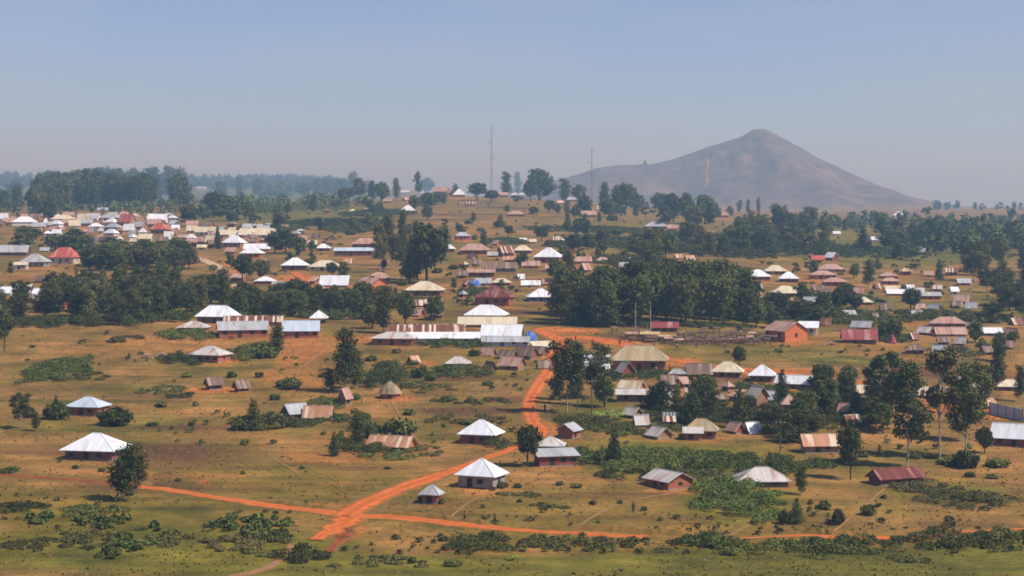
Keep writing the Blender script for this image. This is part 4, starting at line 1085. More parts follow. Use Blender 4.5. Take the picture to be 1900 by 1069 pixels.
# the smaller houses, kitchens and sheds that fill the village
for x0, y0, x1, y1, nn, wr in [(1385, 508, 1580, 596, 16, (20, 38)), (1590, 506, 1800, 596, 22, (18, 32)), (850, 446, 1060, 552, 24, (16, 34)), (1060, 476, 1300, 500, 9, (14, 26)), (1150, 690, 1450, 806, 15, (26, 44)), (1450, 700, 1640, 800, 5, (24, 40)),
                              (1690, 604, 1890, 660, 12, (22, 38)), (395, 440, 690, 545, 22, (16, 32)), (690, 556, 880, 606, 8, (20, 36)), (600, 370, 1050, 408, 10, (12, 20)), (905, 644, 1015, 690, 6, (26, 38)), (0, 520, 130, 572, 6, (18, 28)), (1500, 604, 1570, 640, 2, (18, 24)), (1760, 705, 1895, 760, 6, (28, 44))]:
    k = 0; nn = max(1, int(nn * .72))
    for _ in range(nn * 30):
        if k >= nn: break
        x, y, w = rnd.uniform(x0, x1), rnd.uniform(y0, y1), rnd.uniform(*wr)
        if any(abs(x - b[0]) < (b[2] + w) * .46 and (abs(y - b[1]) < 7 or b[1] - b[3] - 1 < y < b[1] or y - w * .4 < b[1] - 1 < y) for b in HOUSEBOX): continue
        if 1120 < x < 1260 and 640 < y < 700: continue
        k += 1
        rf_ = rnd.choice(["roof_pink", "roof_brown", "roof_worn", "roof_grey", "roof_rust", "roof_brown", "roof_orange", "roof_rust", "roof_pink", "roof_brown"])
        B(x, y, w, w * rnd.uniform(.38, .52), rnd.choice(["gable", "gable", "hip", "shed"]), rf_, rnd.choice(["wall_brick", "wall_mud", "wall_maroon", "wall_dark", "wall_brick"]), rot=rnd.choice([0, -14, 12, -30, 28, -52]), dr=rnd.uniform(.5, .85), rf=rnd.uniform(.45, .6), win=1)
TR = dict(w=("roof_white", "wall_white"), p=("roof_pink", "wall_mud"), c=("roof_cream", "wall_cream"), g=("roof_grey", "wall_mud"), r=("roof_red", "wall_mud"), o=("roof_orange", "wall_mud"), m=("roof_brown", "wall_brick"), b=("roof_blue", "wall_white"))
for i, (x, y, w, h, k) in enumerate(TOWN):
    w *= 1.18; h *= 1.22; y += 2
    B(x, y, w, h, rnd.choice(["hip", "gable", "gable"]), *TR[k], rot=rnd.choice([0, -12, 10, -30]), dr=rnd.uniform(.55, .85), rf=rnd.uniform(.5, .65), group="packed houses of the town on the slope",
      label="bright red hip-roofed house among the packed pale roofs of the town" if (k == "r" and x > 280) else ("salmon red roof, the larger one in the middle of the packed town" if k == "r" else None))
for x0, y0, x1, y1, nn in [(60, 402, 345, 452, 26), (345, 420, 560, 466, 16), (0, 404, 64, 420, 5)]:
    k = 0
    for _ in range(nn * 40):
        if k >= nn: break
        x, y, w = rnd.uniform(x0, x1), rnd.uniform(y0, y1), rnd.uniform(15, 27)
        if any(abs(x - b[0]) < (b[2] + w) * .40 and abs(y - b[1]) < 5 for b in HOUSEBOX): continue
        if y > 440 and x < 170: continue
        k += 1
        B(x, y, w, w * rnd.uniform(.42, .55), rnd.choice(["gable", "hip", "gable"]), *TR[rnd.choice("wwppcgm")], rot=rnd.choice([0, -14, 12, -30]), dr=rnd.uniform(.55, .85), rf=rnd.uniform(.45, .6), group="packed houses of the town on the slope")
REFS += [(235, 412, "the salmon red roof in the packed town"), (296, 424, "the bright red roof in the packed town"), (46, 410, "the white town roofs at the left edge"), (118, 405, "the cream town roof"), (382, 418, "the brown town roof"), (484, 432, "the long cream town roof"), (176, 402, "the white roof at the top of the town")]

# ---------------------------------------------------------------- market stalls along the pine wood
def stall(px, py, w, h, tarp, label):
    h *= 1.35; p = at(px, py); sc = scale_at(p); W = w / sc; H = h / sc
    root = empty("market_stall", p, rnd.uniform(-.25, .15)); D = min(W * .55, 2.4)
    for sx in (-1, 1):
        for sy, hz in ((-1, H * .82), (1, H)):
            m = MB(); m.tube((sx * W * .46, sy * D * .46, -.2), (sx * W * .46, sy * D * .46, hz - .03), .06, .05, 5); m.build("post", "pole_wood", root)
    m = MB(); c = [(-W * .54, -D * .58, H * .80), (W * .54, -D * .58, H * .80), (W * .54, D * .58, H * 1.02), (-W * .54, D * .58, H * 1.02)]
    m.solid(c, [(x, y, z + .06) for x, y, z in c]); m.build("roof", tarp, root)
    m = MB(); m.box(-W * .42, W * .42, -D * .4, D * .1, H * .30, H * .36)
    for sx in (-1, 1): m.box(sx * W * .38 - .05, sx * W * .38 + .05, -D * .35, -D * .28, -.1, H * .30)
    m.build("counter", "pole_wood", root)
    m = MB()
    for i in range(5):
        x = -W * .36 + W * .18 * i; m.box(x - .2, x + .2, -D * .35, -D * .05, H * .36, H * .36 + rnd.uniform(.12, .35))
    m.build("goods", "produce", root)
    tag(root, label, "market stall", "market stalls along the pine wood")
    if not label: PENDING.append((root, {"tarp_tan": "open market stall with tan roof", "tarp_dull": "open market stall with dull brown roof", "roof_grey": "open market stall with grey sheet roof", "roof_pink": "open market stall with faded pink roof", "tarp_blue": "open market stall with blue cover"}[tarp], px, py - h / 2))
    return root
STL = {"tarp_tan": "low open market stall with tan cloth roof in the market row", "tarp_dull": "low open market stall with dull brown roof in the market row", "roof_brown": "low open market stall with striped brown sheet roof in the market row", "roof_pink": "low open market stall with faded pink roof in the market row"}
stall(1206, 634, 34, 13, "tarp_tan", "largest tan-roofed market stall, in front of the pine wood"); stall(1232, 634, 24, 9, "tarp_tan", "second largest tan market stall, just right of the largest one"); stall(1172, 630, 24, 10, "roof_pink", "pinkish market stall nearest the red road")
for row, (ya, yb) in enumerate([(618, 628), (626, 632), (632, 637), (637, 641)]):
    x = 1128 + row * 9
    while x < 1420:
        w_ = rnd.uniform(9, 17); x += w_ * .62 + rnd.uniform(1, 9)
        if row == 0 and 1200 < x < 1262: x = 1262
        if row == 1 and 1150 < x < 1250: x = 1250
        if row == 3 and x < 1240: x = 1240
        t_ = rnd.choice(["tarp_dull", "tarp_dull", "tarp_dull", "roof_brown", "tarp_dull", "roof_brown", "roof_pink"])
        stall(x, rnd.uniform(ya, yb), w_, rnd.uniform(6.5, 9.5), t_, STL[t_]); x += w_ * .55
# ---------------------------------------------------------------- tarpaulins, sheet fence, washing, firewood
def blue_cover(px, py, w, h, label, name="tarpaulin"):
    p = at(px, py); sc = scale_at(p); W = w / sc; H = h / sc
    r = np.random.default_rng(int(px)); n = 9; vs = []; fs = []
    for i in range(n):
        for j in range(n):
            a, b = i / (n - 1) * 2 - 1, j / (n - 1) * 2 - 1
            q = max(abs(a), abs(b))
            vs.append((a * W / 2, b * W * .35, H * (1 - q ** 3) * (1 + .15 * r.normal()) - .05))
    for i in range(n - 1):
        for j in range(n - 1): fs.append((i * n + j, (i + 1) * n + j, (i + 1) * n + j + 1, i * n + j + 1))
    o = link(name, np_mesh(name, np.array(vs), np.array(fs), "tarp_blue")); o.location = p
    tag(o, label, "tarpaulin"); USED.add(label); return o
blue_cover(984, 631, 26, 14, "blue tarpaulin heaped beside the broad white roof where the road widens")
blue_cover(880, 530, 24, 10, "blue tarpaulin above the big maroon hip roof")
blue_cover(1891, 774, 16, 17, "blue cover leaning at the end of the grey sheet metal wall")
def wall_piece(name, px0, py0, px1, py1, h, mat, label, cat, thick=.2, posts=None):
    a, b = at(px0, py0), at(px1, py1); d = b - a; L = Vector((d.x, d.y, 0)).length; sc = scale_at(a)
    o = empty(name, a, math.atan2(d.y, d.x)); m = MB(); H = h / sc; sl = d.z / L
    n = posts or max(2, int(L / 2.4))
    for i in range(n):
        x0, x1 = L * i / n + .04, L * (i + 1) / n - .04
        m.solid([(x0, -thick / 2, x0 * sl - .3), (x1, -thick / 2, x1 * sl - .3), (x1, thick / 2, x1 * sl - .3), (x0, thick / 2, x0 * sl - .3)],
                [(x0, -thick / 2, x0 * sl + H), (x1, -thick / 2, x1 * sl + H), (x1, thick / 2, x1 * sl + H), (x0, thick / 2, x0 * sl + H)])
    m.build("panel", mat, o)
    for i in range(n + 1):
        q = MB(); x = L * i / n; q.box(x - .09, x + .09, -thick / 2 - .06, thick / 2 + .06, x * sl - .35, x * sl + H + .12); q.build("post", "pole_wood", o)
    tag(o, label, cat); USED.add(label); return o
wall_piece("sheet_fence", 1836, 768, 1898, 782, 22, "wall_sheet", "grey sheet metal fence above the strip of orange earth on the right", "fence", .08)
wall_piece("sheet_fence", 898, 641, 985, 640, 9, "wall_sheet", "low pale sheet fence below the broad white roof and blue tarpaulin", "fence", .08)
wall_piece("brick_wall", 355, 457, 396, 461, 7, "wall_maroon", "dark red boundary wall below the packed cream roofs", "wall", .3)
wall_piece("brick_wall", 1830, 757, 1868, 766, 11, "wall_maroon", "low dark red wall in front of the grey sheet metal fence", "wall", .3)
def washing(px, py, w, h, n, label):
    p = at(px, py); sc = scale_at(p); W = w / sc; H = h / sc
    o = empty("washing_line", p, .05)
    for s in (-1, 1):
        m = MB(); m.tube((s * W * .55, 0, -.2), (s * W * .55, 0, H + .25), .05, .04, 5); m.build("post", "pole_wood", o)
    m = MB(); m.tube((-W * .55, 0, H + .1), (W * .55, 0, H + .1), .015, .015, 4); m.build("line", "pole_wood", o)
    for i in range(n):
        x = -W / 2 + W * (i + .5) / n; m = MB(); k = 6; ww = W / n * .40
        hh = H * rnd.uniform(.65, 1)
        for j in range(k):
            a0, a1 = x - ww + 2 * ww * j / k, x - ww + 2 * ww * (j + 1) / k
            y0, y1 = .06 * math.sin(j * 1.7), .06 * math.sin((j + 1) * 1.7)
            m.solid([(a0, y0, H + .1 - hh), (a1, y1, H + .1 - hh), (a1, y1 + .03, H + .1 - hh), (a0, y0 + .03, H + .1 - hh)], [(a0, y0, H + .1), (a1, y1, H + .1), (a1, y1 + .03, H + .1), (a0, y0 + .03, H + .1)])
        m.build("sheet", "cloth_white", o)
    tag(o, label, "washing line"); USED.add(label)
washing(1193, 784, 26, 15, 3, "white sheets hung in a row in the garden, the left set of two")
washing(1242, 782, 26, 17, 4, "white sheets hung in a row beside dark trees, the right set of two")
def pile(px, py, w, h, label):
    p = at(px, py); sc = scale_at(p); m = MB(); W = w / sc; H = h / sc; R = random.Random(int(px))
    for i in range(46):
        a = R.uniform(0, 3.14); L = R.uniform(.5, 1.0) * .9; x = R.gauss(0, W * .22); y = R.gauss(0, W * .12); z = max(.02, H * (1 - (abs(x) / (W * .5)) ** 1.5) * R.uniform(.1, .9))
        m.tube((x - L * math.cos(a), y - L * math.sin(a), z), (x + L * math.cos(a), y + L * math.sin(a), z + R.uniform(-.2, .2)), .09, .07, 5)
    o = m.build("wood_pile", "firewood"); o.location = p; tag(o, label, "wood pile"); USED.add(label)
pile(272, 664, 26, 9, "pale heap of cut branches on the bare field beside the dark bush")
pile(300, 660, 16, 6, "small heap of pale branches touching the dark bush")
pile(1545, 640, 22, 6, "pale heap in front of the faded crimson roof by the pasture")
p_ = at(1655, 637)
m = MB(); s_ = scale_at(p_)
for i in range(7):
    a = i * .9; m.tube((1.2 * math.cos(a) * .6, .8 * math.sin(a) * .6, 0), (.2 * math.cos(a), .2 * math.sin(a), 2.2 + .2 * (i % 3)), .75, .35, 7)
o = m.build("red_cover", "roof_crimson"); o.location = p_; tag(o, "small bright crimson heap under a cover right of the faded crimson roof", "covered heap")

# ---------------------------------------------------------------- masts and poles
def mast(px, py, top, wide, label, ref, nant):
    p = at(px, py); sc = scale_at(p); H = z_for_row(p.y, top) - p.z
    root = empty("lattice_mast", p, .3)
    pts = [(math.cos(a), math.sin(a)) for a in (0.4, 2.5, 4.6)]
    r0, r1 = wide, wide * .45
    for x, y in pts:
        m = MB(); m.tube((x * r0, y * r0, -.5), (x * r1, y * r1, H), .10, .07, 5); m.build("leg", "steel", root)
    m = MB(); n = int(H / 2.6)
    for i in range(n):
        z0, z1 = H * i / n, H * (i + 1) / n; a = r0 + (r1 - r0) * i / n; b = r0 + (r1 - r0) * (i + 1) / n
        for k in range(3):
            (x0, y0), (x1, y1) = pts[k], pts[(k + 1) % 3]
            m.tube((x0 * a, y0 * a, z0), (x1 * b, y1 * b, z1), .05, .05, 4)
            m.tube((x0 * b, y0 * b, z1), (x1 * b, y1 * b, z1), .04, .04, 4)
    m.build("lattice_bracing", "steel", root)
    for i in range(nant):
        z = H * (.97 - .20 * i); an = 2.4 * i
        m = MB(); m.tube((0, 0, z), (3.6 * math.cos(an + .6) * .8, 1.0 * math.sin(an), z), .10, .07, 5); m.tube((2.9 * math.cos(an + .6), .8 * math.sin(an), z - .9), (2.9 * math.cos(an + .6), .8 * math.sin(an), z + 1.1), .26, .26, 6)
        m.build("antenna", "steel", root)
    m = MB(); m.tube((0, 0, H - .2), (0, 0, H + 3.5), .12, .06, 5); m.build("lightning_rod", "steel", root)
    tag(root, label, "mast"); USED.add(label); REFS.append((px, py - 12, ref))
mast(912, 366, 236, 1.3, "tall thin lattice radio mast rising above the crest", "the tall radio mast", 4)
mast(1098, 384, 276, .9, "shorter radio mast standing before the mountain's left shoulder", "the shorter radio mast", 2)
def pole(px, py, h, label, mat="pole_wood", arm=True):
    p = at(px, py); sc = scale_at(p); H = h / sc
    root = empty("utility_pole", p, rnd.uniform(-.4, .4)); m = MB(); m.tube((0, 0, -.4), (0, 0, H), .15, .10, 7); m.build("shaft", mat, root)
    if arm:
        m = MB(); m.box(-1.0, 1.0, -.16, -.08, H - .75, H - .60); cb = m.build("crossarm", mat, root)
        for x in (-.85, 0, .85):
            m = MB(); m.tube((x, -.12, H - .6), (x, -.12, H - .38), .07, .05, 6); m.build("insulator", "paint_white", cb)
    tag(root, None, "pole", "utility poles"); PENDING.append((root, ("thin pale" if mat == "bark_pale" else "dark") + " upright utility pole", px, py - h / 2))
pole(1098, 772, 70, None); pole(1179, 613, 52, None, "bark_pale", False); pole(1207, 616, 48, None, "bark_pale", False); pole(1448, 838, 60, None); pole(1853, 480, 26, None, "bark_pale", False)

# ---------------------------------------------------------------- people and animals (a few pixels each)
LASTP = [None]
def person(px, py, shirt, legs, label, step=.18, face=0.0, carry=False):
    p = at(px, py); root = empty("person", p, face)
    def skin(name, verts, edges, rad, mat, par):
        me = bpy.data.meshes.new(name); me.from_pydata(verts, edges, []); me.materials.append(MATS[mat])
        o = link(name, me, par); o.modifiers.new("skin", 'SKIN')
        for v, r_ in zip(me.skin_vertices[0].data, rad): v.radius = (r_, r_)
        me.skin_vertices[0].data[0].use_root = True
        s = o.modifiers.new("sub", 'SUBSURF'); s.levels = 1; s.render_levels = 1
        return o
    s = step
    V = [(0, 0, .95), (0, 0, 1.2), (0, 0, 1.42), (0, 0, 1.52), (0, -.01, 1.64), (.09, 0, .90), (.10, -s * .6, .50), (.10, -s, .08), (.10, -s - .12, .03), (-.09, 0, .90), (-.10, s * .3, .50), (-.10, s, .08), (-.10, s - .12, .03),
         (.19, 0, 1.40), (.24, s * .5, 1.12), (.24, s * .3 - .10, .86), (.24, s * .2 - .14, .76), (-.19, 0, 1.40), (-.24, -s * .5, 1.12), (-.24, -s * .6 - .10, .86), (-.24, -s * .6 - .15, .76), (0, -.01, 1.72)]
    E = [(0, 1), (1, 2), (2, 3), (3, 4), (0, 5), (5, 6), (6, 7), (7, 8), (0, 9), (9, 10), (10, 11), (11, 12), (2, 13), (13, 14), (14, 15), (15, 16), (2, 17), (17, 18), (18, 19), (19, 20), (4, 21)]
    Rr = [.15, .14, .15, .055, .10, .10, .07, .05, .04, .10, .07, .05, .04, .06, .05, .04, .03, .06, .05, .04, .03, .07]
    skin("body", V, E, Rr, "skin", root)
    skin("shirt", [(0, 0, .94), (0, 0, 1.2), (0, 0, 1.41), (.19, 0, 1.40), (.235, s * .4, 1.15), (-.19, 0, 1.40), (-.235, -s * .4, 1.15)], [(0, 1), (1, 2), (2, 3), (3, 4), (2, 5), (5, 6)], [.185, .17, .17, .085, .075, .085, .075], shirt, root)
    skin("trousers", [(0, 0, .96), (.09, 0, .88), (.10, -s * .6, .50), (.10, -s * .95, .14), (-.09, 0, .88), (-.10, s * .3, .50), (-.10, s * .95, .14)], [(0, 1), (1, 2), (2, 3), (0, 4), (4, 5), (5, 6)], [.18, .13, .095, .08, .13, .095, .08], legs, root)
    m = MB(); N = 10
    rr = [[(.105 * c_ * math.cos(6.283 * i / N), .115 * c_ * math.sin(6.283 * i / N) + .005, z) for i in range(N)] for c_, z in ((1.0, 1.66), (.92, 1.72), (.6, 1.775), (.12, 1.795))]
    m.v = sum(rr, []); m.f = [tuple(reversed(range(N))), tuple(range(3 * N, 4 * N))]
    for q in range(3):
        for i in range(N): m.f.append((q * N + i, q * N + (i + 1) % N, (q + 1) * N + (i + 1) % N, (q + 1) * N + i))
    m.build("hair", "bark_dark" if False else "dark_wood", root)
    tag(root, label, "person"); USED.add(label); LASTP[0] = root
person(989, 766, "cloth_red", "cloth_dark", "person in reddish top walking on the red road at its bend", face=2.9)
person(1011, 764, "cloth_dark", "cloth_dark", "person in dark clothes standing on the dry grass beside the road bend", step=.06, face=.4)
person(1217, 692, "cloth_white", "cloth_red", "person in white top standing before the large hall", step=.08, face=1.2)
person(918, 972, "cloth_dark", "cloth_dark", "person in dark clothes walking up to the road east of the crossroads", face=.8)
person(862, 968, "cloth_red", "cloth_dark", "person in crimson top walking along the upper edge of the road", face=1.6)
person(1243, 690, "cloth_red", "cloth_dark", "person in red top on the bare yard beside the hall's right end", step=.1, face=.2)
person(1702, 662, "cloth_dark", "cloth_dark", "person in dark clothes alone on the orange pasture at the right", step=.12, face=1.0)
person(1175, 951, "cloth_dark", "cloth_dark", "person in dark clothes standing in the dry field below the brick gabled house", step=.05, face=.3)
for i, (x, y) in enumerate([(1150, 641), (1214, 646), (1256, 648), (1292, 647), (1068, 634), (1100, 640), (1345, 646), (1020, 690)]):
    person(x, y, ["cloth_dark", "cloth_red", "cloth_white", "cloth_blue"][i % 4], "cloth_dark", None, step=[.05, .18][i % 2], face=i * 1.3)
    PENDING.append((COL.objects[-1] if False else LASTP[0], "person in " + ["dark", "red", "white", "blue"][i % 4] + " top near the market", x, y - 6))
def cow(px, py, label, rz=0.0, k=1.0):
    p = at(px, py); root = empty("cow", p, rz); root.scale = (k, k, k)
    me = bpy.data.meshes.new("body")
    V = [(0, 0, 1.02), (.55, 0, 1.05), (.85, 0, 1.12), (1.12, 0, 1.32), (1.40, 0, 1.20), (1.58, 0, 1.05), (-.50, 0, 1.06), (-.75, 0, 1.02)]
    E = [(0, 1), (1, 2), (2, 3), (3, 4), (4, 5), (0, 6), (6, 7)]; R_ = [.33, .31, .26, .17, .14, .09, .31, .22]
    for sx, sy in ((.62, .17), (.62, -.17)):
        b = len(V); V += [(sx, sy, .78), (sx + .02, sy, .45), (sx, sy, .06)]; E += [(1, b), (b, b + 1), (b + 1, b + 2)]; R_ += [.13, .07, .06]
    for sx, sy in ((-.62, .17), (-.62, -.17)):
        b = len(V); V += [(sx + .06, sy, .74), (sx - .14, sy, .46), (sx - .06, sy, .06)]; E += [(6, b), (b, b + 1), (b + 1, b + 2)]; R_ += [.16, .07, .06]
    b = len(V); V += [(-.92, 0, .95), (-.96, 0, .5)]; E += [(7, b), (b, b + 1)]; R_ += [.04, .03]
    for sy in (-1, 1):
        b = len(V); V += [(1.36, sy * .20, 1.28)]; E += [(4, b)]; R_ += [.045]
    me.from_pydata(V, E, []); me.materials.append(MATS["hide_brown"])
    o = link("body", me, root); o.modifiers.new("skin", 'SKIN')
    for v, r_ in zip(me.skin_vertices[0].data, R_): v.radius = (r_, r_)
    me.skin_vertices[0].data[0].use_root = True
    s = o.modifiers.new("sub", 'SUBSURF'); s.levels = 1; s.render_levels = 1
    for sy in (-1, 1):
        m = MB(); m.tube((1.36, sy * .07, 1.30), (1.40, sy * .22, 1.55), .035, .012, 5); m.build("horn", "paint_white", root)
    tag(root, label, "cow"); USED.add(label)
cow(154, 638, "brown cow grazing alone in the middle of the bare upper field", .7)
cow(198, 621, "brown cow standing near the edge of the left wood", 1.3)

# ---------------------------------------------------------------- bare swept yards round the houses, crop plots
def soften(mask, cx, cy, rx, ry, val, sharp=1.0):
    i0, i1 = np.searchsorted(PXK, [cx - rx * 1.4, cx + rx * 1.4]); sl = slice(max(i0 - 2, 0), i1 + 2)
    d = np.maximum(np.abs((PXG[sl] - cx) / rx), np.abs((PYG[sl] - cy) / ry)) ** 2 if sharp > 1 else ((PXG[sl] - cx) / rx) ** 2 + ((PYG[sl] - cy) / ry) ** 2
    mask[sl] = np.maximum(mask[sl], val * np.clip((1.3 - d) * (3 if sharp > 1 else 1), 0, 1))
for b in HOUSEBOX:
    soften(Rz, b[0] + b[2] * .12, b[1] + 1, b[2] * .72, max(3.0, b[3] * .26), rnd.uniform(.30, .50))
for _ in range(46):
    x, y = rnd.uniform(0, 1900), rnd.uniform(610, 960)
    rx = rnd.uniform(28, 90) * (y / 800); ry = rx * rnd.uniform(.09, .16)
    soften(rnd.choice([Rz, Gz, Bz, Gz, Bz]), x, y, rx, ry, rnd.uniform(.3, .5), 2)
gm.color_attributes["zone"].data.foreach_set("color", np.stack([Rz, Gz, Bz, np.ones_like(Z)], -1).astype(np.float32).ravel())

# ---------------------------------------------------------------- single trees
T = tree
T("euccol", 214, 930, 116, 82, "tall dark tree leaning right, standing before the large white hip roof", ref="the tall leaning dark tree", lean=17, var=1)
T("euccol", 256, 905, 66, 54, desc="dark bushy tree", var=1)
T("euccol", 640, 728, 124, 72, "tallest dark tree of the middle field, with pale trunk", ref="the tallest dark tree of the middle field", var=1)
T("euccol", 662, 722, 78, 40, desc="dark narrow tree"); T("euccol", 612, 724, 44, 38, desc="dark bushy tree")
T("round", 1578, 890, 104, 46, "rounded eucalyptus with bare lower trunk left of the long maroon shed", ref="the rounded eucalyptus", var=0, name="eucalyptus_tree")
T("euc", 1684, 868, 200, 84, "tall eucalyptus with long bare trunk right behind the long maroon shed", ref="the tall eucalyptus behind the maroon shed", var=0)
T("open", 1640, 782, 134, 80, "sparse eucalyptus with a lone leafy top above orange ground", ref="the sparse eucalyptus above orange ground", var=0)
T("euccol", 1628, 775, 92, 42, desc="dark eucalyptus"); T("euc", 1663, 800, 120, 56, desc="slim eucalyptus")
T("open", 1744, 852, 212, 84, "sparse eucalyptus with broken open crown, middle of the tall group", ref="the sparse middle eucalyptus", var=1)
T("euc", 1792, 850, 182, 80, "broad tall eucalyptus with pale trunk, rightmost of the tall group", ref="the broad tall eucalyptus on the right", var=1)
T("euc", 1812, 820, 150, 60, desc="slim eucalyptus"); T("euccol", 1850, 730, 108, 46, "dark twin-topped eucalyptus left of the cream roof by the metal yard", ref="the dark twin-topped eucalyptus", var=1)
T("euccol", 1856, 672, 60, 40, desc="dark eucalyptus"); T("euccol", 1893, 745, 70, 34, "dark tree cut by the right edge in front of the cream roof", var=1)
T("euc", 1052, 766, 146, 68, "broad dark eucalyptus beside the bend of the red road", ref="the broad dark eucalyptus by the road", var=2)
T("euccol", 1072, 752, 126, 46, desc="dark eucalyptus"); T("euc", 1108, 740, 108, 60, desc="ragged eucalyptus"); T("euccol", 1036, 742, 60, 40, desc="dark leafy tree")
T("round", 1122, 756, 64, 46, "round dark tree beside the thin pole", ref="the round dark tree beside the pole", var=2)
T("cone", 1284, 788, 98, 46, "dark conical tree in the middle of the garden", ref="the dark conical garden tree", var=0)
T("cone", 1371, 795, 92, 40, "dark conical tree left of the tall tan mud house", ref="the conical tree by the tan mud house", var=2)
T("round", 1371, 682, 40, 28, "small round tree alone on the orange roadside", ref="the small round roadside tree", var=0)
T("round", 1532, 726, 50, 40, "left round tree of a pair on orange ground", ref="the pair of round trees on orange ground", var=0)
T("round", 1570, 726, 48, 42, "right round tree of a pair on orange ground", var=2)
T("cone", 1139, 864, 74, 36, "dark cypress standing in the green bush belt", ref="the dark cypress in the bush belt", var=2)
T("round", 979, 866, 78, 48, "round tree at the corner of the sloping grey-roofed house", ref="the round tree by the grey-roofed house", var=0)
T("euccol", 664, 832, 76, 44, "dark bushy tree left of the long rusty orange roof", ref="the dark tree by the rusty orange roof", var=1)
T("bush", 738, 812, 50, 62, "round green bush behind the long rusty orange roof", var=0); T("cone", 620, 846, 48, 24, desc="small dark pointed tree"); T("bush", 690, 812, 36, 40)
T("euccol", 515, 662, 62, 42, "dark leafy tree below the pale blue sheet-roofed house", var=2); T("bush", 496, 664, 36, 46); T("bush", 476, 662, 24, 30)
T("cone", 470, 798, 62, 40, "dark pointed shrub tree at the left end of the middle hedge", ref="the pointed tree of the middle hedge", var=0); T("bush", 450, 798, 36, 44); T("bush", 500, 794, 34, 54); T("bush", 525, 790, 26, 40)
T("euc", 38, 796, 72, 40, "slender ragged tree left of the pale blue hip-roofed brick house", ref="the ragged tree at the left", var=2); T("euccol", 66, 800, 38, 28); T("bush", 104, 778, 40, 48); T("cone", 104, 774, 44, 18, desc="thin dark shrub tree"); T("bush", 212, 789, 42, 66, "round dark green bush touching the blue hip-roofed brick house", var=1); T("bush", 54, 775, 24, 26)
T("round", 8, 652, 84, 40, "dark tree with thin trunk cut by the left edge of the photo", ref="the dark tree at the left edge", var=0)
T("round", 752, 604, 64, 40, "dark oval tree above the very long rusty roof", ref="the dark oval tree", var=2); T("round", 806, 594, 44, 42, "round green tree above the very long rusty roof", ref="the round green tree", var=1); T("euccol", 712, 618, 76, 48, desc="dark leafy tree"); T("round", 690, 610, 46, 40)
T("euccol", 722, 480, 82, 36, desc="tall dark tree"); T("euccol", 748, 494, 108, 30, "tallest narrow dark tree on the upper slope", ref="the tallest narrow tree on the upper slope", var=1); T("euc", 706, 506, 96, 34); T("euccol", 775, 480, 74, 40); T("round", 792, 526, 110, 78, "massive dark round tree in the upper village", ref="the massive dark round tree", var=0); T("round", 760, 525, 52, 44); T("round", 820, 482, 62, 34, var=1); T("euc", 735, 500, 64, 34); T("round", 775, 520, 70, 50)
T("round", 450, 524, 52, 40, "dark round tree, left of two by the red bank", ref="the two dark round trees by the red bank", var=0); T("round", 486, 520, 38, 36, "dark round tree, right of two by the red bank", var=2)
T("euc", 102, 576, 76, 46, "dark ragged tree in front of the brown upper field", ref="the dark ragged tree before the brown field", var=2); T("euccol", 88, 590, 50, 40); T("euccol", 142, 528, 34, 12)
T("euccol", 898, 462, 36, 20, "small dark oval tree on the grassy slope", ref="the small oval tree on the grassy slope", var=1); T("round", 1005, 448, 28, 28, "small round tree on the grassy slope", ref="the small round tree on the grassy slope", var=0); T("cone", 1053, 422, 34, 15, "thin pointed tree on the grassy slope", var=0)
T("cone", 1478, 972, 52, 30, "dark bushy tree on the dry bank below the worn greyish hip roof", var=2); T("euccol", 1486, 918, 56, 36, "dark tree touching the right end of the worn greyish hip roof", ref="the dark tree by the worn greyish roof", var=1); T("bush", 1456, 972, 32, 26); T("bush", 1555, 974, 38, 24, "small dark shrub alone on the dry bank", var=1); T("bush", 1612, 956, 26, 30, "round green shrub on the dry slope below the long maroon shed", var=0); T("bush", 1530, 945, 18, 22); T("bush", 1503, 936, 12, 10)
T("round", 1827, 842, 50, 32, "small round tree beside the dark red house at the right edge", ref="the small round tree by the right house", var=2); T("bush", 1792, 868, 40, 54); T("bush", 1852, 866, 22, 46); T("cone", 1632, 848, 26, 16, desc="small pointed shrub"); T("bush", 1760, 862, 18, 46)
T("euccol", 1611, 534, 54, 34, "dark twin tree among the pinkish roofs", ref="the dark twin tree among pinkish roofs", var=1); T("round", 1690, 580, 46, 36, "dark round tree below the right-hand roofs", ref="the dark round tree below the right roofs", var=0); T("round", 1571, 562, 34, 28); T("cone", 1742, 520, 42, 18); T("round", 1655, 630, 40, 40, var=1); T("round", 1638, 630, 34, 26); T("round", 1810, 636, 38, 32)
T("euc", 775, 368, 50, 16, "slender tree with a lone tuft at its top on the crest", ref="the slender tufted tree on the crest", var=0)
T("round", 793, 366, 36, 28, "round dark tree on the crest behind the pinkish house", var=0); T("cone", 845, 360, 27, 24, "pointed tree behind the white roof on the crest", var=0)
T("euccol", 735, 372, 44, 22); T("cone", 1197, 306, 10, 8, "lone tiny tree on the shoulder of the mountain", var=0)
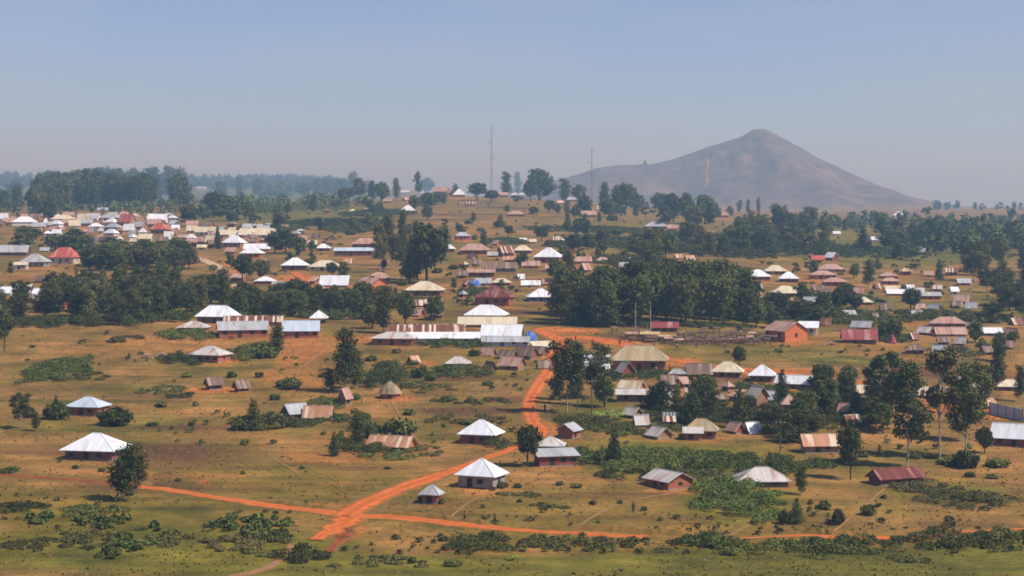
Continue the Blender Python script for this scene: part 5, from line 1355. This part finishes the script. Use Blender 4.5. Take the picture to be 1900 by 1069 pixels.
for x, y, h, w, k in [(885, 372, 34, 40, "round"), (940, 366, 50, 34, "euccol"), (960, 366, 50, 22, "euccol"), (1000, 372, 58, 58, "round"), (985, 374, 40, 30, "round"), (1048, 376, 46, 34, "euccol"), (1072, 376, 34, 30, "round"), (912, 376, 24, 30, "round"), (1085, 398, 34, 34, "round"),
                      (1122, 394, 58, 32, "euccol"), (1160, 400, 60, 44, "round"), (1142, 402, 48, 40, "euccol"), (1130, 404, 36, 40, "round"), (1175, 398, 48, 26, "round"), (1224, 400, 42, 32, "round"), (1250, 412, 54, 44, "round"), (1278, 416, 56, 40, "round"), (1308, 416, 52, 46, "round"), (1325, 414, 40, 30, "round"),
                      (1235, 424, 44, 34, "euc"), (1290, 426, 44, 34, "euc"), (1318, 424, 40, 28, "euc"), (1372, 400, 30, 12, "euc"), (1388, 400, 32, 14, "euccol"), (1407, 400, 36, 12, "euccol"), (1407, 426, 34, 22, "cone"), (1355, 402, 20, 16, "round"),
                      (690, 374, 40, 24, "euccol"), (655, 372, 54, 34, "euccol"), (668, 374, 46, 30, "euc"), (630, 372, 42, 34, "round"), (606, 372, 40, 30, "round"), (588, 374, 46, 26, "euccol"), (562, 372, 34, 34, "round"), (525, 370, 36, 50, "round"), (500, 372, 26, 40, "round"), (478, 374, 44, 24, "euc"), (444, 374, 46, 26, "euccol"), (410, 376, 38, 28, "round"),
                      (425, 410, 42, 60, "round"), (396, 404, 48, 46, "round"), (455, 406, 32, 40, "round"), (352, 420, 40, 36, "round"), (376, 408, 26, 36, "round"), (520, 424, 30, 32, "round"), (594, 428, 26, 28, "round"), (404, 462, 46, 18, "cone"), (708, 376, 38, 30, "round"), (690, 400, 30, 20, "round"), (640, 378, 30, 40, "round"),
                      (795, 392, 34, 36, "round"), (770, 392, 30, 22, "round"), (812, 380, 22, 20, "round"), (530, 470, 44, 50, "round"), (510, 470, 40, 36, "round"), (556, 474, 34, 26, "round"), (515, 452, 34, 22, "euc"), (580, 470, 24, 18, "round"),
                      (1020, 395, 24, 22, "round"), (990, 410, 28, 28, "open"), (960, 384, 22, 26, "open"), (1075, 430, 26, 26, "round"), (1065, 466, 32, 30, "round"), (1092, 462, 28, 24, "round"), (1120, 470, 26, 24, "round"), (1128, 450, 24, 16, "cone"), (1030, 520, 40, 36, "round"), (1055, 518, 56, 42, "euccol"), (1040, 530, 46, 40, "round"), (966, 496, 28, 30, "round"), (1045, 478, 24, 24, "round")]:
    T(k, x, y, h, w, desc=None)

# ---------------------------------------------------------------- woods: every tree its own
wood([(-90, 372), (50, 372), (50, 392), (-90, 396)], 11, ["round", "euccol"], (36, 52), (34, 46), 12, "trees of the crest wood at the left edge", "rounded dark tree in the crest wood at the left edge of the photo")
wood([(78, 376), (140, 376), (138, 394), (78, 396)], 14, ["round", "pine"], (46, 66), (36, 48), 9, "trees of the domed crest clump", "tall rounded tree of the domed clump on the crest above the town")
wood([(150, 376), (330, 374), (335, 388), (150, 392)], 34, ["pine", "round", "pine"], (50, 68), (36, 48), 10, "trees of the long crest wood above the town", "tall dense tree of the long dark wood on the crest above the town")
wood([(60, 396), (105, 394), (100, 428), (70, 430)], 8, ["euccol", "round"], (36, 54), (24, 36), 8, "trees between the white town roofs", "dark tree of the clump between the two parts of the packed town")
wood([(35, 452), (160, 452), (330, 474), (365, 499), (165, 502), (158, 474), (40, 464)], 40, ["round", "pine", "round"], (26, 42), (34, 50), 14, "trees of the dark clump below the town", "dark rounded tree of the thick clump between the packed town and the brown field", clear=.6)
wood([(180, 486), (340, 486), (330, 503), (195, 503)], 12, ["round", "pine"], (36, 54), (36, 50), 15, "trees of the dark clump below the town", "dark rounded tree of the thick clump between the packed town and the brown field", clear=.6)
LW = "slender dark tree of the long wood along the top of the bare field"; LG = "trees of the long wood above the bare field"
wood([(130, 548), (430, 552), (430, 590), (360, 592), (250, 604), (-30, 604), (-30, 575), (130, 575)], 74, ["euc", "euccol", "cone", "euccol", "pine", "euc"], (46, 72), (32, 48), 11, LG, LW, clear=.2)
wood([(425, 562), (725, 572), (715, 592), (425, 590)], 46, ["euccol", "cone", "euccol", "pine", "round"], (36, 52), (30, 44), 10, LG, LW, clear=.1)
wood([(1030, 584), (1150, 568), (1370, 562), (1388, 606), (1040, 607)], 60, ["pine", "pine", "round"], (70, 94), (44, 60), 15, "pines of the dense wood behind the market", "tall dark pine of the dense wood behind the market stalls", clear=0)
wood([(1376, 585), (1440, 570), (1590, 575), (1600, 603), (1500, 606), (1385, 612)], 16, ["round", "pine"], (30, 48), (32, 46), 16, "trees behind the orange barn", "dark rounded tree of the row behind the orange gabled barn")
wood([(1180, 470), (1240, 440), (1290, 470), (1300, 540), (1180, 545)], 20, ["round", "euc", "pine"], (40, 64), (32, 46), 15, "trees above the pine wood", "leafy tree on the rough slope between the pine wood and the mountain's foot")
wood([(1285, 440), (1420, 430), (1560, 432), (1710, 452), (1720, 490), (1560, 476), (1300, 478)], 46, ["round", "euc", "euccol", "cone"], (32, 54), (28, 46), 13, "trees of the broad right-hand wood", "dark tree of the broad wood at the foot of the mountain")
wood([(1760, 500), (2010, 480), (2010, 600), (1830, 600), (1770, 545)], 36, ["round", "euc", "euccol", "cone"], (40, 62), (36, 52), 17, "trees of the wood at the right edge", "dark tree of the hazy wood at the right edge of the photo")
wood([(1190, 735), (1300, 725), (1390, 740), (1440, 745), (1640, 745), (1640, 812), (1540, 808), (1450, 838), (1400, 790), (1190, 782)], 32, ["round", "euccol", "cone", "euc"], (40, 72), (34, 54), 14, "garden trees below the hall", "dark leafy tree in the crowded garden below the large hall", clear=.5)
wood([(1400, 560), (1560, 545), (1640, 575), (1590, 598), (1400, 596)], 9, ["round"], (24, 36), (28, 40), 16, "low trees among the right-hand roofs", "low leafy tree in the belt above the faded crimson roof")

# far hills and the hazy distance: woods that read as one mass
def far_wood(name, poly, n, hpx, leaf, seed, wid=1.0):
    r = np.random.default_rng(seed); xs = [q[0] for q in poly]; ys = [q[1] for q in poly]; Ps = []; Ds = []; Ss = []; got = 0
    while got < n:
        x, y = r.uniform(min(xs), max(xs)), r.uniform(min(ys), max(ys))
        if not inside(x, y, poly): continue
        got += 1
        p = at(x, y); sc = scale_at(p); H = r.uniform(*hpx) / sc; W = H * r.uniform(.45, .95) * wid; k = 70
        d = r.normal(0, 1, (k, 3)); d /= np.linalg.norm(d, axis=1, keepdims=True)
        q = np.array(p) + np.array([0, 0, H * .55]) + d * r.uniform(.55, 1.05, (k, 1)) * np.array([W * .5, W * .5, H * .5])
        Ps.append(q); Ds.append(d); Ss.append(r.uniform(.10, .26, k) * H)
    P = np.concatenate(Ps); o0 = P.mean(0)
    o = link(name, leaf_quads(name, P - o0, np.concatenate(Ds), np.concatenate(Ss), leaf, seed)); o.location = o0
    tag(o, kind='stuff')
far_wood("distant_treeline", [(325, 333), (400, 331), (560, 331), (700, 344), (700, 356), (325, 352)], 800, (5, 12), "leaf_dark", 1)
far_wood("distant_treeline", [(-160, 333), (190, 333), (190, 352), (-160, 352)], 480, (5, 17), "leaf_dark", 2)
far_wood("distant_treeline", [(1735, 388), (2060, 384), (2060, 392), (1735, 392)], 26, (6, 18), "leaf_dark", 3)
far_wood("hazy_woodland", [(1440, 412), (1600, 410), (1900, 416), (2080, 416), (2080, 440), (1720, 438), (1600, 430), (1440, 428)], 230, (12, 24), "leaf_dark", 4)
far_wood("hazy_woodland", [(1720, 436), (2080, 436), (2080, 480), (1800, 470), (1790, 440)], 90, (22, 42), "leaf_dark", 5)
far_wood("hazy_woodland", [(1720, 438), (1795, 440), (1800, 472), (1720, 470)], 34, (22, 40), "leaf_dark", 6)
far_wood("hazy_woodland", [(340, 378), (700, 376), (700, 384), (340, 392)], 90, (10, 22), "leaf_green", 7, 1.3)
far_wood("hazy_woodland", [(-10, 384), (330, 384), (330, 398), (-10, 402)], 90, (10, 22), "leaf_green", 8, 1.3)

# ---------------------------------------------------------------- bushes, hedges, thickets
K = thicket
K(105, 690, 62, 22, 14, "leaf_green", "broad green bramble patch alone in the bare field at the left", seed=1); K(170, 700, 36, 8, 7, "leaf_olive", "=low green bramble patch", seed=2)
K(330, 672, 36, 12, 20, "leaf_dark", "dark bush patch left of the brick house with the worn purple roof", seed=3); K(350, 625, 62, 8, 14, "leaf_green", "clipped green hedge below the rusty streaked hip roof", seed=4, name="hedge", cat="hedge"); K(238, 632, 34, 7, 8, "leaf_olive", "=low green bramble patch", seed=5)
K(300, 725, 50, 8, 7, "leaf_olive", "=low green bramble patch", seed=6); K(335, 735, 26, 6, 7, "leaf_olive", "=low green bramble patch", seed=7)
K(480, 788, 48, 14, 20, "leaf_green", "leafy hedge thicket around the pointed tree of the middle hedge", seed=8); K(556, 788, 52, 8, 10, "leaf_green", "=leafy hedge patch", seed=9, name="hedge", cat="hedge")
K(690, 830, 66, 14, 22, "leaf_green", "green thicket at the left end of the long rusty orange roof", seed=10); K(722, 848, 46, 7, 12, "leaf_green", "hedge along the front of the long rusty orange roof", seed=11, name="hedge", cat="hedge"); K(785, 838, 40, 10, 9, "leaf_olive", "=low olive scrub patch", seed=12)
K(925, 826, 22, 8, 16, "leaf_green", "leafy bush at the right corner of the dark red white-roofed house", seed=13); K(150, 852, 30, 6, 12, "leaf_green", "green bush at the left corner of the large bright white hip roof", seed=14)
K(1190, 858, 150, 20, 22, "leaf_green", "wide green bush belt between the small brick hut and the garden houses", seed=15); K(1380, 868, 120, 20, 22, "leaf_green", "=wide green bush belt", seed=16); K(1080, 850, 40, 14, 16, "leaf_green", "=green bush patch", seed=17); K(1200, 885, 90, 10, 14, "leaf_dark", "dark bush patch at the left of the brown brick gabled house", seed=18)
K(1362, 930, 76, 36, 30, "leaf_green", "largest green thicket, spreading below the worn greyish hip roof", seed=19); REFS.append((1362, 915, "the largest green thicket")); K(1320, 890, 50, 10, 14, "leaf_olive", "=olive bush patch", seed=20)
K(1480, 865, 60, 12, 14, "leaf_green", "=green bush patch", seed=21); K(1700, 905, 60, 12, 12, "leaf_olive", "olive bush patch along the front of the long maroon shed", seed=22); K(1790, 928, 80, 18, 16, "leaf_olive", "=broad olive bush patch", seed=23)
K(860, 692, 70, 9, 14, "leaf_dark", "dark hedge around the worn white roof", seed=24, name="hedge", cat="hedge"); K(740, 690, 44, 14, 22, "leaf_green", "=green bush patch", seed=25); K(700, 712, 34, 12, 24, "leaf_dark", "dark bush patch left of the round thatched hut", seed=26); K(600, 752, 34, 10, 14, "leaf_green", "=green bush patch", seed=27); K(855, 640, 80, 7, 12, "leaf_green", "=long low hedge", seed=28, name="hedge", cat="hedge")
K(1180, 800, 110, 10, 14, "leaf_green", "=green garden hedge", seed=29, name="hedge", cat="hedge"); K(1080, 790, 60, 14, 16, "leaf_dark", "=dark garden bush patch", seed=30); K(1320, 770, 110, 20, 16, "leaf_dark", "=dark garden bush patch", seed=31); K(1500, 770, 110, 24, 20, "leaf_dark", "=dark garden bush patch", seed=32); K(1590, 765, 60, 14, 18, "leaf_dark", "=dark garden bush patch", seed=33); K(1200, 700, 90, 10, 12, "leaf_green", "=green garden bush patch", seed=34); K(1500, 742, 80, 8, 14, "leaf_green", "=green garden bush patch", seed=35)
K(1500, 585, 120, 10, 16, "leaf_dark", "dark hedge behind the orange gabled barn", seed=36, name="hedge", cat="hedge"); K(1650, 628, 36, 8, 14, "leaf_green", "=green bush patch", seed=37); K(1560, 590, 80, 12, 14, "leaf_green", "=green bush patch", seed=38); K(1760, 655, 60, 8, 10, "leaf_olive", "=olive bush patch", seed=39)
K(470, 655, 40, 14, 14, "leaf_green", "=green bush patch", seed=40); K(880, 545, 30, 6, 12, "leaf_green", "=green bush patch", seed=41); K(770, 560, 30, 6, 10, "leaf_dark", "=dark bush patch", seed=42); K(640, 548, 60, 5, 10, "leaf_dark", "=dark bush patch", seed=43)
K(870, 1012, 90, 16, 24, "leaf_dark", "dark glossy thicket below the road, right of the crossroads", seed=44); REFS.append((870, 1003, "the dark glossy thicket")); K(566, 1034, 40, 14, 24, "leaf_dark", "dark round thicket beside the brown track at the bottom", seed=45); K(505, 1000, 34, 12, 16, "leaf_green", "=small green thicket", seed=46); K(490, 1030, 36, 12, 12, "leaf_olive", "=olive scrub patch", seed=60)
K(1040, 1008, 90, 10, 14, "leaf_olive", "=olive thicket by the road", seed=47); K(1160, 1014, 140, 10, 13, "leaf_olive", "=olive thicket by the road", seed=48); K(1330, 1008, 90, 12, 22, "leaf_dark", "=dark thicket by the road", seed=49); K(1430, 1022, 130, 14, 24, "leaf_green", "=broad green thicket by the road", seed=50); K(1575, 1018, 90, 13, 24, "leaf_dark", "=dark thicket by the road", seed=51); K(1765, 1006, 90, 14, 24, "leaf_dark", "=dark thicket by the road", seed=52); K(1870, 1000, 50, 14, 20, "leaf_green", "=green thicket by the road", seed=53); K(1690, 1040, 46, 7, 8, "leaf_olive", "=olive thicket by the road", seed=54)
K(150, 950, 90, 8, 14, "leaf_green", "=low green thicket", seed=55); K(30, 945, 60, 8, 16, "leaf_dark", "=dark low thicket", seed=56); K(15, 876, 14, 4, 10, "leaf_dark", "small dark bush at the far left beside the faint track", seed=57); K(960, 920, 40, 6, 6, "leaf_olive", "=low olive scrub patch", seed=58); K(1020, 940, 40, 6, 5, "leaf_olive", "=low olive scrub patch", seed=59)
K(1400, 725, 60, 8, 14, "leaf_green", "=green garden bush patch", seed=87); K(1240, 775, 60, 8, 14, "leaf_dark", "=dark garden bush patch", seed=88); K(1450, 800, 60, 10, 16, "leaf_green", "=green garden bush patch", seed=89); K(1560, 745, 60, 8, 16, "leaf_dark", "=dark garden bush patch", seed=90); K(440, 395, 70, 5, 12, "leaf_dark", "=dark hillside bush patch", seed=91); K(560, 388, 80, 4, 11, "leaf_green", "=green hillside bush patch", seed=92); K(700, 398, 60, 4, 10, "leaf_dark", "=dark hillside bush patch", seed=93); K(660, 426, 60, 4, 9, "leaf_green", "=green hillside bush patch", seed=94); K(1180, 490, 60, 8, 14, "leaf_dark", "=dark hillside bush patch", seed=95); K(1560, 470, 120, 7, 16, "leaf_dark", "=dark hillside bush patch", seed=96); K(1330, 470, 60, 7, 14, "leaf_dark", "=dark hillside bush patch", seed=97); K(1480, 574, 90, 7, 14, "leaf_green", "=green bush patch", seed=98); K(1110, 700, 40, 8, 12, "leaf_dark", "=dark garden bush patch", seed=61); K(1250, 560, 100, 8, 20, "leaf_dark", "=dark undergrowth patch", seed=62); K(620, 415, 90, 5, 9, "leaf_dark", "=dark hillside hedge", seed=63, name="hedge", cat="hedge"); K(500, 425, 60, 5, 8, "leaf_dark", "=dark hillside hedge", seed=64, name="hedge", cat="hedge"); K(1140, 430, 80, 6, 9, "leaf_dark", "=dark hillside bush patch", seed=65)
K(1060, 455, 50, 6, 10, "leaf_dark", "=dark hillside bush patch", seed=66); K(940, 450, 40, 4, 8, "leaf_dark", "=dark hillside hedge", seed=67, name="hedge", cat="hedge"); K(1170, 455, 60, 10, 12, "leaf_dark", "=dark hillside bush patch", seed=68); K(1400, 455, 90, 10, 18, "leaf_dark", "=dark hillside bush patch", seed=69)

K(60, 604, 70, 6, 22, "leaf_dark", "=dark hedge before the left wood", seed=70, name="hedge", cat="hedge"); K(190, 602, 70, 6, 22, "leaf_dark", "=dark hedge before the left wood", seed=71, name="hedge", cat="hedge"); K(300, 596, 60, 6, 22, "leaf_dark", "=dark undergrowth below the left wood", seed=72); K(480, 588, 130, 5, 16, "leaf_dark", "=dark undergrowth below the left wood", seed=73); K(640, 588, 70, 6, 18, "leaf_dark", "=dark undergrowth below the left wood", seed=74)
K(1210, 605, 190, 4, 12, "leaf_dark", "dark undergrowth along the foot of the pine wood", seed=75); K(1750, 590, 120, 8, 14, "leaf_dark", "=dark undergrowth patch", seed=76); K(1560, 556, 60, 6, 12, "leaf_green", "=green bush patch", seed=77); K(860, 780, 80, 8, 9, "leaf_olive", "=low olive scrub patch", seed=78); K(880, 745, 70, 5, 7, "leaf_olive", "=low olive scrub patch", seed=79); K(640, 780, 60, 8, 12, "leaf_green", "=green bush patch", seed=80); K(780, 720, 60, 8, 10, "leaf_olive", "=low olive scrub patch", seed=81)
K(1600, 1010, 60, 8, 10, "leaf_olive", "=olive thicket by the road", seed=82); K(700, 1045, 90, 12, 7, "leaf_olive", "=low olive scrub patch", seed=83); K(240, 1000, 130, 16, 10, "leaf_olive", "=low olive scrub patch", seed=84); K(420, 1010, 70, 14, 12, "leaf_olive", "=low olive scrub patch", seed=85); K(100, 1010, 90, 14, 8, "leaf_olive", "=low olive scrub patch", seed=86)

T("round", 1226, 760, 52, 44, desc="leafy garden tree"); T("euccol", 1254, 770, 60, 40, desc="leafy garden tree"); T("round", 1310, 742, 44, 40, desc="leafy garden tree")
# small shrubs and saplings between the roofs of the upper slope
for x0, y0, x1, y1, nn in [(560, 430, 1050, 560, 46), (1380, 500, 1760, 580, 34), (380, 470, 640, 540, 20), (700, 380, 1100, 440, 26), (1050, 390, 1300, 480, 44), (380, 378, 720, 425, 36), (1680, 600, 1900, 660, 14), (1380, 400, 1900, 480, 24), (0, 500, 400, 545, 12)]:
    for _ in range(nn):
        x, y = rnd.uniform(x0, x1), rnd.uniform(y0, y1)
        if any(abs(x - b[0]) < b[2] * .5 + 4 and b[1] - 3 < y < b[1] + 12 for b in HOUSEBOX): continue
        k = rnd.choice(["bush", "round", "round", "euccol", "open"]); hh = rnd.uniform(9, 16) if k == "bush" else rnd.uniform(16, 30)
        T(k, x, y, hh, hh * (1.5 if k == "bush" else .8), desc={"bush": "small hillside shrub", "round": "small hillside tree", "euccol": "slim hillside sapling", "open": "thin hillside tree"}[k])

# banana plants below the round dark tree
def banana(px, py, h, label):
    p = at(px, py); sc = scale_at(p); H = h / sc; root = empty("banana_plant", p, rnd.uniform(0, 6)); m = MB(); m.tube((0, 0, -.1), (0, 0, H * .5), .14, .09, 7); m.build("stem", "leaf_straw", root)
    for i in range(8):
        a = i * .785 + rnd.uniform(-.2, .2); L = H * .55 * rnd.uniform(.8, 1.15); q = MB(); prev = None
        for k in range(7):
            t = k / 6; r_ = L * t; z = H * .48 + L * (.75 * t - .75 * t * t * 1.05); w = .34 * math.sin(math.pi * min(.97, .10 + .88 * t)) + .02
            c = (r_ * math.cos(a), r_ * math.sin(a)); s = (-math.sin(a) * w, math.cos(a) * w)
            cur = [(c[0] + s[0], c[1] + s[1], z - .06), (c[0], c[1], z + .05), (c[0] - s[0], c[1] - s[1], z - .06)]
            if prev: q.poly([prev[0], prev[1], cur[1], cur[0]]); q.poly([prev[1], prev[2], cur[2], cur[1]])
            prev = cur
        q.build("leaf", "leaf_lime", root)
    tag(root, None, "banana plant", "banana plants in the garden"); PENDING.append((root, "bright green banana plant", px, py - h / 2))
for x, y, h in [(1112, 782, 26), (1126, 779, 28), (1140, 783, 26), (1152, 779, 24), (1133, 774, 24), (1104, 776, 20), (1420, 770, 18), (1412, 764, 16), (952, 1040, 16)]: banana(x, y, h, None)

# lone shrubs scattered over the fields
for x, y, h, w in [(480, 700, 12, 16), (540, 722, 26, 40), (520, 718, 16, 20), (660, 742, 16, 26), (775, 700, 20, 30), (800, 706, 16, 24), (830, 745, 14, 26), (905, 715, 12, 24), (870, 788, 14, 24), (760, 770, 14, 22), (300, 755, 12, 22), (345, 700, 10, 18), (430, 700, 12, 20),
                   (510, 742, 14, 20), (355, 790, 9, 12), (282, 790, 10, 24), (600, 700, 12, 18), (560, 870, 7, 10), (720, 870, 7, 14), (960, 905, 9, 14), (1008, 938, 8, 12), (965, 932, 8, 10), (1100, 936, 9, 14), (1150, 935, 8, 10), (1720, 660, 7, 9), (1800, 885, 12, 20), (1640, 925, 9, 12), (1840, 888, 9, 22),
                   (780, 930, 12, 12), (818, 935, 12, 12), (932, 905, 14, 24), (915, 910, 9, 10), (1350, 655, 6, 9), (1448, 655, 6, 9), (1560, 655, 6, 9), (1620, 700, 10, 18), (880, 445, 12, 10), (850, 440, 7, 10), (560, 440, 9, 16), (650, 436, 10, 20), (670, 432, 9, 20), (760, 470, 10, 20), (842, 500, 10, 22), (870, 560, 10, 16),
                   (1070, 905, 10, 20), (1040, 900, 10, 16), (1600, 848, 12, 20), (1560, 858, 10, 20), (1700, 850, 10, 30), (1730, 850, 12, 30), (140, 870, 8, 12), (190, 875, 8, 14), (330, 893, 8, 12), (450, 880, 7, 10), (1225, 966, 8, 10), (1110, 970, 7, 8), (690, 1012, 8, 8), (765, 1045, 14, 16), (840, 1050, 12, 40), (160, 690, 14, 20), (60, 645, 6, 12), (880, 660, 14, 22), (690, 670, 12, 20), (735, 655, 10, 18)]:
    T("bush", x, y, h, w)

# ---------------------------------------------------------------- ground cover: tufts and weeds nobody could count
def cover(name, n, region, size, leaf, seed, density=None, clump=1):
    r = np.random.default_rng(seed); y = np.exp(r.uniform(math.log(region[2]), math.log(region[3]), n)); px = r.uniform(region[0], region[1], n); x = (px - 950) / F * y
    keep = vnoise(x / 14, y / 22, seed) * .6 + vnoise(x / 4, y / 6, seed + 1) * .4 > (.5 if density is None else density)
    x, y = x[keep], y[keep]
    R_ = np.array(ROAD_PTS); cell = {}
    for q in ROAD_PTS: cell.setdefault((int(q[0] // 8), int(q[1] // 8)), []).append(q)
    ok = np.ones(len(x), bool)
    for i in range(len(x)):
        cx, cy = int(x[i] // 8), int(y[i] // 8)
        for ax in (-1, 0, 1):
            for ay in (-1, 0, 1):
                for q in cell.get((cx + ax, cy + ay), ()):
                    if (q[0] - x[i]) ** 2 + (q[1] - y[i]) ** 2 < (q[2] * .5 + .8) ** 2: ok[i] = False
    x, y = x[ok], y[ok]; z = ground_z(x, y)
    s = r.uniform(size[0], size[1], len(x))
    P = np.repeat(np.stack([x, y, z + s * .25], -1), clump, 0); k = len(P); sp = np.repeat(s, clump)
    d = r.normal(0, 1, (k, 3)); d[:, 2] = np.abs(d[:, 2]) + .2; d /= np.linalg.norm(d, axis=1, keepdims=True)
    if clump > 1: P = P + d * sp[:, None] * np.array([.6, .6, .42])
    o0 = np.array([0, 400.0, 10.0])
    o = link(name, leaf_quads(name, P - o0, d, sp * (.55 if clump > 1 else 1), leaf, seed, flat=.4)); o.location = o0; tag(o, kind='stuff')
cover("dry_grass", 30000, (-40, 1940, 262, 800), (.15, .45), "leaf_straw", 3, .46)
cover("dry_grass", 6000, (-40, 1940, 262, 900), (.15, .4), "leaf_olive", 4, .54)
cover("weeds", 600, (-40, 1940, 282, 325), (.3, 1.0), "leaf_olive", 5, .55, 22)
cover("weeds", 800, (-40, 540, 276, 308), (.4, 1.3), "leaf_green", 6, .55, 30)
cover("weeds", 350, (-40, 1940, 300, 1000), (.3, .9), "leaf_olive", 7, .64, 14)
cover("scrub", 2600, (-40, 1940, 620, 2300), (.8, 2.2), "leaf_dark", 9, .60, 14)
cover("scrub", 900, (-40, 1940, 380, 640), (.6, 1.3), "leaf_green", 10, .64, 18)
cover("weeds", 350, (950, 1940, 283, 300), (.3, 1.0), "leaf_green", 8, .46, 26)

# ---------------------------------------------------------------- labels for everything that has none yet
for root, desc, x, y in PENDING:
    root['label'] = auto_label(desc, x, y)
